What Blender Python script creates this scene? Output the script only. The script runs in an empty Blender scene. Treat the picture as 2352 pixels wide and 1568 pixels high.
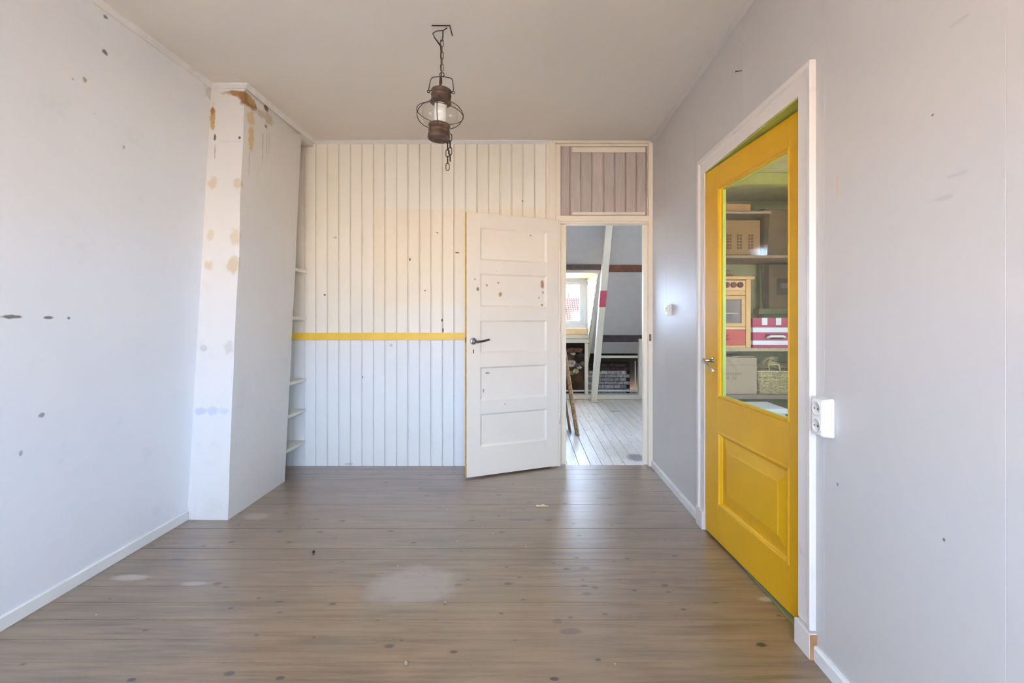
import bpy, bmesh, math, random
from mathutils import Vector, Matrix, noise
random.seed(7)
S = bpy.context.scene
C = S.collection

# ------------------------------------------------------------------ camera
F, CX, CY, CAMZ = 1100.0, 1209.0, 729.0, 1.21
cam = bpy.data.cameras.new('camera'); cam_o = bpy.data.objects.new('camera', cam); C.objects.link(cam_o)
cam_o.location = (0, 0, CAMZ); cam_o.rotation_euler = (math.pi / 2, 0, 0)
cam.sensor_fit = 'HORIZONTAL'; cam.sensor_width = 36; cam.lens = 36 * F / 2352
cam.shift_x = -(CX - 1176) / 2352; cam.shift_y = (CY - 784) / 2352
cam.clip_start = 0.02; cam.clip_end = 300
S.camera = cam_o

# ------------------------------------------------------------------ sky, sun, exposure
w = bpy.data.worlds.new('sky'); S.world = w; w.use_nodes = True
w.cycles.sampling_method = 'MANUAL'; w.cycles.sample_map_resolution = 64
bg = w.node_tree.nodes['Background']
bg.inputs[0].default_value = (0.60, 0.81, 1.16, 1); bg.inputs[1].default_value = 8.0
sun = bpy.data.lights.new('sun', 'SUN'); sun.energy = 48; sun.angle = 0.02; sun.color = (1.0, 0.95, 0.87)
sun_o = bpy.data.objects.new('sun', sun); C.objects.link(sun_o)
sun_o.rotation_euler = Vector((0.72, 0.0, -0.69)).to_track_quat('-Z', 'Y').to_euler()
vs = S.view_settings
vs.view_transform = 'Standard'; vs.look = 'None'; vs.gamma = 1.0; vs.use_curve_mapping = False
vs.exposure = 1.84
S.cycles.use_adaptive_sampling = True; S.cycles.adaptive_threshold = 0.03; S.cycles.max_bounces = 8; S.cycles.diffuse_bounces = 5; S.cycles.glossy_bounces = 3; S.cycles.transmission_bounces = 4
S.cycles.transparent_max_bounces = 12; S.cycles.caustics_reflective = False; S.cycles.caustics_refractive = False; S.cycles.sample_clamp_indirect = 4.0


def portal(name, loc, sx, sy, direction):
    l = bpy.data.lights.new(name, 'AREA'); l.shape = 'RECTANGLE'; l.size = sx; l.size_y = sy
    l.cycles.is_portal = True
    o = bpy.data.objects.new(name, l); C.objects.link(o); o.location = loc
    o.rotation_euler = Vector(direction).to_track_quat('-Z', 'Y').to_euler()


portal('portal_room', (-0.45, -1.29, 1.325), 2.6, 1.05, (0, 1, 0))
portal('portal_dormer', (-0.35, 7.19, 1.42), 2.45, 0.78, (0, -1, 0))
portal('portal_added_rooflight', (1.1, 4.62, 3.55), 1.2, 0.9, (0, 0, -1))
portal('portal_pantry', (2.14, 2.1, 1.35), 0.7, 0.9, (-1, 0, 0))


# ------------------------------------------------------------------ helpers
def px(x, y, Y):
    return Vector(((x - CX) * Y / F, Y, CAMZ - (y - CY) * Y / F))


def PX(x, Y): return (x - CX) * Y / F
def PZ(y, Y): return CAMZ - (y - CY) * Y / F


def lin(*c):
    return tuple(((v / 255) / 12.92 if v / 255 <= 0.04045 else ((v / 255 + 0.055) / 1.055) ** 2.4) for v in c) + (1,)


def tag(o, label=None, cat=None, group=None, kind=None):
    if label: o['label'] = label
    if cat: o['category'] = cat
    if group: o['group'] = group
    if kind: o['kind'] = kind
    return o


def empty(name, loc=(0, 0, 0), rz=0):
    o = bpy.data.objects.new(name, None); C.objects.link(o); o.location = loc; o.rotation_euler = (0, 0, rz)
    o.empty_display_size = 0.05
    return o


def link(name, me, m, parent=None, smooth=False):
    if m is not None:
        me.materials.clear(); me.materials.append(m)
    if smooth:
        me.polygons.foreach_set('use_smooth', [True] * len(me.polygons))
    o = bpy.data.objects.new(name, me); C.objects.link(o)
    if parent: o.parent = parent
    return o


class MB:
    """collects shapes of one part"""
    def __init__(s): s.bm = bmesh.new()

    def box(s, x0, x1, y0, y1, z0, z1, bev=0.0, M=None):
        b = bmesh.new()
        vs = [b.verts.new((x, y, z)) for x in (x0, x1) for y in (y0, y1) for z in (z0, z1)]
        for f in ((0, 1, 3, 2), (4, 6, 7, 5), (0, 4, 5, 1), (2, 3, 7, 6), (0, 2, 6, 4), (1, 5, 7, 3)):
            b.faces.new([vs[i] for i in f])
        if bev > 0:
            bmesh.ops.bevel(b, geom=list(b.edges), offset=bev, segments=1, affect='EDGES', profile=0.5)
        return s.add(b, M)

    def add(s, b, M=None):
        if M is not None: bmesh.ops.transform(b, matrix=M, verts=b.verts)
        t = bpy.data.meshes.new('t'); b.to_mesh(t); b.free(); s.bm.from_mesh(t); bpy.data.meshes.remove(t)
        return s

    def prism(s, poly, axis, a0, a1, M=None):
        """poly = list of 2d points; axis x: (y,z), y: (x,z), z: (x,y)"""
        b = bmesh.new()
        def P(p, a): return {'x': (a, p[0], p[1]), 'y': (p[0], a, p[1]), 'z': (p[0], p[1], a)}[axis]
        A = [b.verts.new(P(p, a0)) for p in poly]; B = [b.verts.new(P(p, a1)) for p in poly]
        n = len(poly)
        b.faces.new(A[::-1]); b.faces.new(B)
        for i in range(n): b.faces.new((A[i], A[(i + 1) % n], B[(i + 1) % n], B[i]))
        bmesh.ops.recalc_face_normals(b, faces=b.faces)
        return s.add(b, M)

    def hexa(s, pts, bev=0.0):
        """8 points: bottom 4 (ccw), top 4"""
        b = bmesh.new(); v = [b.verts.new(p) for p in pts]
        for f in ((3, 2, 1, 0), (4, 5, 6, 7), (0, 1, 5, 4), (1, 2, 6, 5), (2, 3, 7, 6), (3, 0, 4, 7)):
            b.faces.new([v[i] for i in f])
        bmesh.ops.recalc_face_normals(b, faces=b.faces)
        if bev: bmesh.ops.bevel(b, geom=list(b.edges), offset=bev, segments=1, affect='EDGES')
        return s.add(b)

    def tube(s, pts, r, closed=False, seg=8):
        pts = [Vector(p) for p in pts]; n = len(pts)
        rs = r if isinstance(r, (list, tuple)) else [r] * n
        b = bmesh.new(); rings = []
        nrm = None
        for i in range(n):
            if closed: t = (pts[(i + 1) % n] - pts[i - 1])
            else: t = pts[min(i + 1, n - 1)] - pts[max(i - 1, 0)]
            t.normalize()
            if nrm is None:
                nrm = t.orthogonal().normalized()
            nrm = (nrm - t * nrm.dot(t)).normalized(); bn = t.cross(nrm)
            rings.append([b.verts.new(pts[i] + (nrm * math.cos(a) + bn * math.sin(a)) * rs[i])
                          for a in (2 * math.pi * k / seg for k in range(seg))])
        for i in range(n if closed else n - 1):
            A, B = rings[i], rings[(i + 1) % n]
            off = 0
            if closed and i == n - 1:
                off = min(range(seg), key=lambda k: (A[0].co - B[k].co).length)
            for k in range(seg):
                b.faces.new((A[k], A[(k + 1) % seg], B[(k + 1 + off) % seg], B[(k + off) % seg]))
        if not closed:
            b.faces.new(rings[0][::-1]); b.faces.new(rings[-1])
        bmesh.ops.recalc_face_normals(b, faces=b.faces)
        return s.add(b)

    def lathe(s, prof, seg=32, M=None):
        b = bmesh.new(); rings = []
        for (r, z) in prof:
            if r < 1e-6: rings.append([b.verts.new((0, 0, z))])
            else: rings.append([b.verts.new((r * math.cos(2 * math.pi * k / seg), r * math.sin(2 * math.pi * k / seg), z)) for k in range(seg)])
        for A, B in zip(rings, rings[1:]):
            for k in range(seg):
                a = [A[k % len(A)], A[(k + 1) % len(A)], B[(k + 1) % len(B)], B[k % len(B)]]
                u = []
                for v in a:
                    if v not in u: u.append(v)
                if len(u) > 2: b.faces.new(u)
        bmesh.ops.recalc_face_normals(b, faces=b.faces)
        return s.add(b, M)

    def mesh(s, name):
        me = bpy.data.meshes.new(name); s.bm.to_mesh(me); s.bm.free(); return me

    def build(s, name, m, parent=None, smooth=False):
        return link(name, s.mesh(name), m, parent, smooth)


def box(name, x0, x1, y0, y1, z0, z1, m, parent=None, bev=0.0):
    return MB().box(x0, x1, y0, y1, z0, z1, bev).build(name, m, parent)


def struct(o, label, cat):
    return tag(o, label, cat, kind='structure')


# ------------------------------------------------------------------ materials
class NT:
    def __init__(s, name):
        s.m = bpy.data.materials.new(name); s.m.use_nodes = True; s.t = s.m.node_tree
        s.b = s.t.nodes['Principled BSDF']
        s._pos = None

    def n(s, typ, **kw):
        nd = s.t.nodes.new(typ)
        for k, v in kw.items(): setattr(nd, k, v)
        return nd

    def put(s, sock, v):
        if isinstance(v, bpy.types.NodeSocket): s.t.links.new(v, sock)
        else: sock.default_value = v

    def pos(s):
        if s._pos is None: s._pos = s.n('ShaderNodeNewGeometry').outputs['Position']
        return s._pos

    def vmath(s, op, a, b=None):
        nd = s.n('ShaderNodeVectorMath', operation=op); s.put(nd.inputs[0], a)
        if b is not None: s.put(nd.inputs[1], b)
        return nd.outputs['Value'] if op in ('LENGTH', 'DISTANCE', 'DOT_PRODUCT') else nd.outputs['Vector']

    def math(s, op, a, b=None, clamp=False):
        nd = s.n('ShaderNodeMath', operation=op, use_clamp=clamp); s.put(nd.inputs[0], a)
        if b is not None: s.put(nd.inputs[1], b)
        return nd.outputs[0]

    def ramp(s, v, a, b, lo=0.0, hi=1.0):
        nd = s.n('ShaderNodeMapRange', interpolation_type='SMOOTHSTEP')
        s.put(nd.inputs[0], v); s.put(nd.inputs[1], a); s.put(nd.inputs[2], b); s.put(nd.inputs[3], lo); s.put(nd.inputs[4], hi)
        return nd.outputs[0]

    def mix(s, f, a, b, blend='MIX'):
        nd = s.n('ShaderNodeMix', data_type='RGBA', blend_type=blend)
        s.put(nd.inputs[0], f); s.put(nd.inputs[6], a); s.put(nd.inputs[7], b)
        return nd.outputs[2]

    def noise(s, scale, detail=3, rough=0.55, vec=None, dist=0.0):
        nd = s.n('ShaderNodeTexNoise'); nd.inputs['Scale'].default_value = scale
        nd.inputs['Detail'].default_value = detail; nd.inputs['Roughness'].default_value = rough
        nd.inputs['Distortion'].default_value = dist
        s.put(nd.inputs['Vector'], vec if vec is not None else s.pos())
        return nd.outputs['Fac']

    def voro(s, scale, vec=None, feature='F1', rnd=1.0):
        nd = s.n('ShaderNodeTexVoronoi', feature=feature); nd.inputs['Scale'].default_value = scale
        nd.inputs['Randomness'].default_value = rnd
        s.put(nd.inputs['Vector'], vec if vec is not None else s.pos())
        return nd

    def xyz(s, v):
        nd = s.n('ShaderNodeSeparateXYZ'); s.put(nd.inputs[0], v); return nd.outputs

    def rnd(s):
        return s.n('ShaderNodeObjectInfo').outputs['Random']

    def bump(s, h, strength=0.2, dist=0.002):
        nd = s.n('ShaderNodeBump'); nd.inputs['Strength'].default_value = strength; nd.inputs['Distance'].default_value = dist
        s.put(nd.inputs['Height'], h); s.t.links.new(nd.outputs[0], s.b.inputs['Normal'])

    def out(s, col, rough=0.5, spec=0.5, metal=0.0):
        s.put(s.b.inputs['Base Color'], col); s.put(s.b.inputs['Roughness'], rough)
        s.put(s.b.inputs['Specular IOR Level'], spec); s.put(s.b.inputs['Metallic'], metal)
        return s.m

    def spots(s, col, lst, dnoise=22.0, amp=0.9):
        """stains with a shape of their own: (centre, radii, colour, strength)"""
        if not lst: return col
        nz = s.math('MULTIPLY', s.math('SUBTRACT', s.noise(dnoise, 4, 0.65), 0.5), amp * 2)
        for (c, r, k, st) in lst:
            d = s.vmath('MULTIPLY', s.vmath('SUBTRACT', s.pos(), tuple(c)), tuple(1 / q for q in r))
            L = s.math('ADD', s.vmath('LENGTH', d), nz)
            col = s.mix(s.ramp(L, 1.1, 0.55, 0.0, st), col, k)
        return col


def simple(name, col, rough=0.5, spec=0.4, metal=0.0, var=0.06, scale=9.0, bump=0.0, bscale=60):
    N = NT(name)
    c = N.mix(N.ramp(N.noise(scale, 4), 0.3, 0.7), tuple(v * (1 - var) for v in col[:3]) + (1,), tuple(min(1, v * (1 + var)) for v in col[:3]) + (1,))
    if bump: N.bump(N.noise(bscale, 3), bump, 0.002)
    return N.out(c, rough, spec, metal)


def painted(name, col, rough=0.45, spots=(), dirt=(150, 135, 115), dirt_amt=0.12, scuff=0.35, bump=0.15, spec=0.4):
    """old wall paint: faint mottling, tiny chips, roller texture"""
    N = NT(name)
    c = N.mix(N.ramp(N.noise(1.3, 2), 0.35, 0.7, 0, 0.35), col, tuple(v * 0.93 for v in col[:3]) + (1,))
    c = N.mix(N.ramp(N.noise(5.0, 4, 0.7), 0.56, 0.8, 0, dirt_amt), c, lin(*dirt))
    # scattered small scuffs
    v = N.voro(7.0, N.vmath('ADD', N.pos(), (0.37, 0.11, 0.2)))
    cell = N.xyz(v.outputs['Color'])[0]
    dot = N.math('MULTIPLY', N.ramp(v.outputs['Distance'], 0.03, 0.012), N.ramp(cell, 0.80, 0.82))
    c = N.mix(N.math('MULTIPLY', dot, scuff), c, lin(95, 85, 72))
    c = N.spots(c, spots)
    if bump > 0.12: N.bump(N.noise(14, 2), bump, 0.003)
    return N.out(c, rough, spec)


def glass_mat(name, tint=(1, 1, 1, 1), refl=0.08, rough=0.02):
    m = bpy.data.materials.new(name); m.use_nodes = True; t = m.node_tree
    t.nodes.remove(t.nodes['Principled BSDF'])
    tr = t.nodes.new('ShaderNodeBsdfTransparent'); tr.inputs[0].default_value = tint
    gl = t.nodes.new('ShaderNodeBsdfGlossy'); gl.inputs['Roughness'].default_value = rough
    lw = t.nodes.new('ShaderNodeLayerWeight'); lw.inputs[0].default_value = 0.5
    pw = t.nodes.new('ShaderNodeMath'); pw.operation = 'POWER'; pw.inputs[1].default_value = 5.0
    fr = t.nodes.new('ShaderNodeMath'); fr.operation = 'MULTIPLY_ADD'; fr.inputs[1].default_value = 0.8; fr.inputs[2].default_value = refl * 0.5
    t.links.new(lw.outputs['Facing'], pw.inputs[0]); t.links.new(pw.outputs[0], fr.inputs[0])
    mx = t.nodes.new('ShaderNodeMixShader')
    t.links.new(fr.outputs[0], mx.inputs[0]); t.links.new(tr.outputs[0], mx.inputs[1]); t.links.new(gl.outputs[0], mx.inputs[2])
    t.links.new(mx.outputs[0], t.nodes['Material Output'].inputs[0])
    return m


def floor_wood(name, base, dark, light, axis='x', knots=1.0, gloss=0.33, stains=(), seam_dirt=True):
    N = NT(name)
    r = N.rnd()
    off = N.n('ShaderNodeCombineXYZ'); N.put(off.inputs[0], N.math('MULTIPLY', r, 37.0)); N.put(off.inputs[1], N.math('MULTIPLY', r, 0.0)); N.put(off.inputs[2], N.math('MULTIPLY', r, 91.0))
    p = N.vmath('ADD', N.pos(), off.outputs[0])
    sc = (1.0, 14.0, 14.0) if axis == 'x' else (14.0, 1.0, 14.0)
    g = N.vmath('MULTIPLY', p, sc)
    grain = N.noise(2.6, 6, 0.68, vec=g)
    c = N.mix(N.ramp(grain, 0.28, 0.66), dark, base)
    c = N.mix(N.ramp(N.noise(0.9, 3, vec=N.pos()), 0.4, 0.7, 0, 0.55), c, light)
    c = N.mix(N.math('MULTIPLY', r, 0.35), c, tuple(v * 0.72 for v in base[:3]) + (1,))
    # worn greenish and orange areas of the old stain
    c = N.mix(N.ramp(N.noise(1.7, 4, vec=N.vmath('ADD', N.pos(), (5, 3, 1))), 0.5, 0.8, 0, 0.30), c, lin(126, 128, 104))
    c = N.mix(N.ramp(N.noise(2.1, 4, vec=N.vmath('ADD', N.pos(), (1, 9, 4))), 0.5, 0.8, 0, 0.30), c, lin(150, 112, 70))
    # knots
    kv = (5.2, 8.6, 1.0) if axis == 'x' else (8.6, 5.2, 1.0)
    q = N.vmath('MULTIPLY', p, kv)
    q = N.vmath('ADD', q, N.vmath('MULTIPLY', (1.0, 1.0, 0.0), (0, 0, 0)))
    v = N.n('ShaderNodeTexVoronoi', voronoi_dimensions='2D'); v.inputs['Scale'].default_value = 0.85; N.put(v.inputs['Vector'], q)
    cs = N.xyz(v.outputs['Color'])
    rad = N.math('ADD', N.math('MULTIPLY', N.math('POWER', cs[1], 2.0), 0.055), 0.035)
    kd = N.math('ADD', v.outputs['Distance'], N.math('MULTIPLY', N.math('SUBTRACT', N.noise(60, 2), 0.5), 0.02))
    on = N.ramp(cs[0], 0.30, 0.32)
    km = N.math('MULTIPLY', on, N.ramp(kd, N.math('MULTIPLY', rad, 1.25), N.math('MULTIPLY', rad, 0.75)))
    halo = N.math('MULTIPLY', on, N.ramp(kd, N.math('MULTIPLY', rad, 3.2), rad, 0, 0.55))
    c = N.mix(N.math('MULTIPLY', halo, knots), c, tuple(v_ * 0.7 for v_ in base[:3]) + (1,))
    c = N.mix(N.math('MULTIPLY', km, 0.95 * knots), c, lin(46, 36, 30))
    # paint specks
    v2 = N.voro(16.0); sp = N.math('MULTIPLY', N.ramp(v2.outputs['Distance'], 0.07, 0.04), N.ramp(N.xyz(v2.outputs['Color'])[0], 0.9, 0.905))
    c = N.mix(N.math('MULTIPLY', sp, 0.9), c, lin(214, 210, 200))
    c = N.spots(c, stains, 7.0, 0.45)
    rough = N.ramp(N.noise(2.5, 1), 0.3, 0.75, gloss - 0.02, gloss + 0.05)
    N.bump(N.math('ADD', N.math('MULTIPLY', grain, 1.0), N.math('MULTIPLY', km, -0.8)), 0.18, 0.002)
    N.b.inputs['Coat IOR'].default_value = 1.6; N.b.inputs['Coat Weight'].default_value = 1.0; N.b.inputs['Coat Roughness'].default_value = gloss - 0.04
    return N.out(c, rough, 0.95)


M = {}
# left wall / chimney stains placed on the wall itself
def LW(x, y):                       # pixel -> point on the left wall
    Y = -2.0 * F / (x - CX); return px(x, y, Y)
def CF(x, y):                       # chimney front
    Y = 2.92
    for _ in range(4): Y = 2.866 + 0.0375 * px(x, y, Y).z
    return px(x, y, Y)
def CS(x, y):                       # chimney side
    X = -1.76
    for _ in range(4): X = -1.787 + 0.0166 * px(x, y, X * F / (x - CX)).z
    return px(x, y, X * F / (x - CX))
def RW(x, y):
    Y = 1.026 * F / (x - CX); return px(x, y, Y)

TAN, BRN, PUT = lin(196, 170, 128), lin(150, 112, 66), lin(206, 194, 172)
left_spots = [
    (LW(219, 40), (.1, .018, .010), lin(70, 66, 60), .8), (LW(220, 121), (.1, .020, .013), lin(78, 70, 60), .8),
    (LW(175, 184), (.1, .015, .014), lin(150, 128, 84), .8), (LW(147, 182), (.1, .009, .008), lin(140, 130, 115), .8),
    (LW(24, 727), (.1, .045, .008), lin(105, 98, 92), .9), (LW(108, 729), (.1, .022, .006), lin(110, 104, 98), .9),
    (LW(155, 730), (.1, .008, .007), lin(130, 124, 118), .9), (LW(100, 953), (.1, .014, .010), lin(150, 152, 160), .9),
    (LW(270, 338), (.1, .008, .010), lin(150, 140, 130), .8), (LW(470, 215), (.1, .10, .06), lin(190, 170, 140), .6),
    (LW(55, 1040), (.1, .008, .014), lin(150, 155, 165), .8)]
chim_spots = [
    (CF(488, 420), (.035, .035, .040), PUT, 1), (CF(547, 421), (.030, .035, .045), PUT, 1),
    (CF(540, 540), (.034, .035, .058), lin(208, 196, 176), .9), (CF(482, 540), (.026, .035, .042), PUT, .7),
    (CF(536, 608), (.046, .035, .055), lin(202, 188, 162), .95), (CF(479, 609), (.030, .035, .034), lin(208, 194, 170), .9),
    (CF(525, 799), (.036, .035, .040), lin(200, 196, 190), .8), (CF(467, 800), (.026, .035, .026), lin(192, 192, 194), .8),
    (CF(458, 944), (.040, .035, .030), lin(190, 196, 208), .8), (CF(488, 944), (.036, .035, .030), lin(196, 200, 210), .8), (CF(517, 944), (.034, .035, .028), lin(200, 202, 212), .8),
    (CF(489, 268), (.020, .035, .085), lin(190, 158, 108), 1), (CF(488, 255), (.012, .035, .03), BRN, .9),
    (CF(545, 214), (.085, .035, .022), lin(168, 130, 80), 1), (CF(560, 218), (.05, .035, .03), BRN, .8),
    (CF(494, 316), (.008, .035, .022), lin(105, 90, 70), 1), (CF(551, 316), (.010, .035, .012), lin(95, 84, 70), 1), (CF(562, 350), (.006, .035, .008), lin(120, 100, 80), .9),
    (CF(494, 350), (.004, .035, .05), lin(160, 140, 110), .8),
    (CF(530, 325), (.10, .035, .004), lin(200, 200, 198), .5),
    (CS(572, 235), (.035, .09, .05), BRN, 1), (CS(575, 232), (.035, .05, .03), lin(180, 148, 96), 1),
    (CS(576, 272), (.035, .055, .055), lin(212, 190, 150), .95), (CS(577, 318), (.035, .040, .085), lin(208, 182, 138), 1),
    (CS(612, 249), (.035, .035, .022), lin(120, 84, 48), 1), (CS(617, 272), (.035, .08, .05), lin(190, 174, 150), .85),
    (CS(600, 262), (.035, .05, .03), lin(196, 178, 158), .8), (CS(612, 290), (.035, .02, .014), lin(140, 122, 96), .9),
    (CS(604, 340), (.035, .006, .12), lin(178, 160, 136), .7), (CS(613, 330), (.035, .006, .10), lin(182, 164, 140), .7), (CS(619, 325), (.035, .005, .10), lin(186, 170, 148), .6), (CS(572, 375), (.035, .006, .10), lin(184, 168, 146), .6)]
M['wall'] = painted('wall_paint', lin(228, 230, 233), 0.42, left_spots)
M['chim'] = painted('chimney_paint', lin(222, 219, 215), 0.5, chim_spots, bump=0.5, dirt_amt=0.1)
right_spots = [(RW(2205, 46), (.1, .03, .006), lin(170, 168, 160), .35), (RW(1923, 430), (.1, .006, .05), lin(205, 180, 150), .7),
               (RW(2168, 1239), (.1, .004, .005), lin(110, 106, 100), 1), (RW(2142, 264), (.1, .005, .004), lin(110, 106, 100), 1), (RW(1924, 1112), (.1, .006, .006), lin(130, 126, 120), .9),
               (RW(2165, 455), (.1, .03, .006), lin(176, 172, 168), .5), (RW(2200, 400), (.1, .03, .006), lin(176, 172, 168), .4)]
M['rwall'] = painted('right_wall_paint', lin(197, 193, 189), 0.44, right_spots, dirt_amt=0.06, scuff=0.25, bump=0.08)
M['ceil'] = painted('ceiling_paint', lin(230, 224, 215), 0.6, (), dirt_amt=0.05, scuff=0.0, bump=0.1)
M['trimw'] = painted('white_trim_paint', lin(226, 225, 222), 0.4, (), dirt_amt=0.2, scuff=0.5, bump=0.1)
M['casing'] = painted('old_casing_paint', lin(222, 214, 206), 0.42, (), dirt=(150, 125, 100), dirt_amt=0.35, scuff=0.8, bump=0.15)
M['cream'] = painted('cream_paint', lin(238, 226, 206), 0.42, (), dirt_amt=0.12, scuff=0.4, bump=0.12)


def boards_mat():
    N = NT('board_paint')
    z = N.xyz(N.pos())[2]; x = N.xyz(N.pos())[0]
    cream = lin(243, 237, 224); yel = lin(243, 224, 190); white = lin(238, 238, 236)
    pr = N.math('MULTIPLY', N.math('MULTIPLY', N.ramp(x, PX(858, 3.9) - .01, PX(858, 3.9) + .01), N.ramp(z, PZ(480, 3.9) + .01, PZ(480, 3.9) - .01)), N.ramp(z, PZ(692, 3.9) - .10, PZ(692, 3.9) + .04))
    c = N.mix(N.ramp(N.noise(1.1, 3), 0.35, 0.7, 0, 0.5), cream, lin(240, 232, 214))
    c = N.mix(N.math('MULTIPLY', pr, 0.4), c, yel)
    c = N.mix(N.math('MULTIPLY', N.rnd(), 0.25), c, lin(234, 221, 196))
    c = N.mix(N.ramp(z, 1.062, 1.058), c, white)
    v = N.voro(5.2, N.vmath('ADD', N.pos(), (0.2, 0.7, 0.4)))
    dot = N.math('MULTIPLY', N.ramp(v.outputs['Distance'], 0.036, 0.02), N.ramp(N.xyz(v.outputs['Color'])[0], 0.75, 0.76))
    c = N.mix(N.math('MULTIPLY', dot, 0.7), c, lin(110, 92, 66))
    g = N.noise(5, 4, 0.6, vec=N.vmath('MULTIPLY', N.pos(), (16, 16, 1)))
    BW = lambda a, b, rx, rz, k, s: (px(a, b, 3.9), (rx, .2, rz), k, s)
    c = N.spots(c, [BW(1200, 461, .006, .010, lin(100, 88, 70), 1), BW(1004, 534, .010, .006, lin(110, 92, 66), 1), BW(941, 595, .008, .012, lin(110, 84, 56), 1),
                    BW(1050, 580, .020, .006, lin(120, 96, 66), 1), BW(1015, 735, .007, .012, lin(100, 92, 84), 1), BW(1017, 758, .007, .016, lin(110, 100, 90), 1),
                    BW(770, 545, .018, .010, lin(205, 186, 140), .8), BW(745, 677, .010, .008, lin(105, 90, 66), 1), BW(898, 793, .014, .014, lin(196, 194, 190), .9),
                    BW(800, 1066, .05, .012, lin(196, 206, 206), .8), BW(832, 866, .006, .010, lin(140, 140, 138), .9), BW(976, 667, .008, .006, lin(120, 100, 70), .9)], 20, 0.6)
    N.bump(g, 0.10, 0.0015)
    return N.out(c, 0.4, 0.4)


M['boards'] = boards_mat()


def greyboard_mat():
    N = NT('bare_grey_board')
    g = N.noise(5, 5, 0.65, vec=N.vmath('MULTIPLY', N.pos(), (18, 18, 1.3)))
    c = N.mix(N.ramp(g, 0.3, 0.7), lin(188, 174, 164), lin(204, 192, 182))
    c = N.mix(N.math('MULTIPLY', N.rnd(), 0.3), c, lin(160, 148, 142))
    N.bump(g, 0.2, 0.002)
    return N.out(c, 0.6, 0.3)


M['greyboard'] = greyboard_mat()


def door_mat():
    N = NT('white_door_paint')
    c = N.mix(N.ramp(N.noise(1.6, 3), 0.35, 0.7, 0, 0.4), lin(243, 234, 220), lin(238, 228, 212))
    def DP(x, y):
        t = (x - CX) / F; Yd = 3.58 + 0.391 * ((t * 3.58 + .446) / (.92 - t * .391)); return px(x, y, Yd)
    K = lin(176, 146, 110)
    L = [(DP(1246, 652), (.016, .2, .038), K, 1), (DP(1247, 671), (.010, .2, .014), K, 1), (DP(1149, 677), (.014, .2, .022), K, 1), (DP(1118, 655), (.010, .2, .014), K, 1),
         (DP(1144, 649), (.008, .2, .010), K, 1), (DP(1097, 664), (.012, .2, .018), lin(150, 126, 98), 1), (DP(1238, 683), (.005, .2, .012), lin(130, 110, 90), 1), (DP(1245, 700), (.012, .2, .010), K, 1),
         (DP(1119, 857), (.018, .2, .007), lin(160, 156, 150), .9), (DP(1110, 898), (.005, .2, .02), lin(150, 148, 146), .9), (DP(1091, 641), (.006, .2, .006), lin(150, 130, 110), .9),
         (DP(1219, 540), (.008, .2, .006), lin(180, 160, 130), .9), (DP(1160, 928), (.010, .2, .008), lin(190, 190, 192), .8)]
    c = N.spots(c, L, 26, 0.9)
    v = N.voro(9.0); dot = N.math('MULTIPLY', N.ramp(v.outputs['Distance'], 0.05, 0.02), N.ramp(N.xyz(v.outputs['Color'])[0], 0.8, 0.81))
    c = N.mix(N.math('MULTIPLY', dot, 0.3), c, lin(150, 136, 116))
    N.bump(N.noise(7, 4, vec=N.vmath('MULTIPLY', N.pos(), (5, 5, 1))), 0.12, 0.002)
    return N.out(c, 0.38, 0.45)


M['wdoor'] = door_mat()


def yellow_mat():
    N = NT('yellow_paint')
    c = N.mix(N.ramp(N.noise(2.2, 4), 0.3, 0.7), lin(210, 157, 10), lin(218, 167, 16))
    v = N.voro(8.0); dot = N.math('MULTIPLY', N.ramp(v.outputs['Distance'], 0.04, 0.02), N.ramp(N.xyz(v.outputs['Color'])[0], 0.86, 0.87))
    c = N.mix(N.math('MULTIPLY', dot, 0.6), c, lin(120, 84, 20))
    N.bump(N.noise(6, 4, vec=N.vmath('MULTIPLY', N.pos(), (6, 6, 1))), 0.1, 0.002)
    return N.out(c, 0.36, 0.45)


M['yellow'] = yellow_mat()
M['yrail'] = simple('rail_yellow', lin(240, 198, 78), 0.4, 0.4, var=0.04)
M['yedge'] = simple('door_edge_yellow', lin(214, 178, 96), 0.5, 0.3, var=0.15, scale=30)
M['green'] = simple('lime_green_paint', lin(176, 190, 92), 0.5, 0.4, var=0.08)
M['beamgreen'] = simple('beam_green_paint', lin(158, 166, 100), 0.5, 0.3, var=0.08)
M['pgreen'] = simple('pantry_green_paint', lin(180, 184, 140), 0.55, 0.3, var=0.08)
M['dgreen'] = simple('dull_green_paint', lin(132, 138, 92), 0.55, 0.3, var=0.1)
M['shelfw'] = painted('shelf_paint', lin(226, 222, 210), 0.45, (), dirt_amt=0.2, scuff=0.4)

fl_st = [(px(950, 1340, 2.18), (.24, .17, .2), lin(164, 156, 152), .55), (px(300, 1325, 2.23), (.10, .03, .2), lin(190, 184, 174), .6),
         (px(445, 1340, 2.18), (.07, .02, .2), lin(180, 176, 168), .6), (px(1200, 1192, 2.87), (.10, .025, .2), lin(84, 70, 58), .8),
         (px(405, 1285, 2.4), (.04, .02, .2), lin(90, 80, 70), .7), (px(590, 1185, 2.92), (.09, .05, .2), lin(178, 172, 160), .5),
         (px(1760, 1375, 2.06), (.04, .02, .2), lin(196, 186, 172), .7), (px(1345, 1304, 2.315), (.03, .02, .2), lin(70, 62, 54), .8), (px(1348, 1362, 2.10), (.025, .015, .2), lin(70, 62, 54), .8), (px(1470, 1335, 2.196), (.05, .014, .2), lin(84, 76, 66), .7), (px(1520, 1333, 2.20), (.035, .012, .2), lin(84, 76, 66), .7), (px(1390, 1143, 3.21), (.08, .02, .2), lin(70, 64, 58), .7), (px(1310, 1448, 1.85), (.05, .02, .2), lin(66, 58, 50), .7), (px(1280, 1425, 1.91), (.025, .02, .2), lin(60, 50, 42), .6)]
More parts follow.
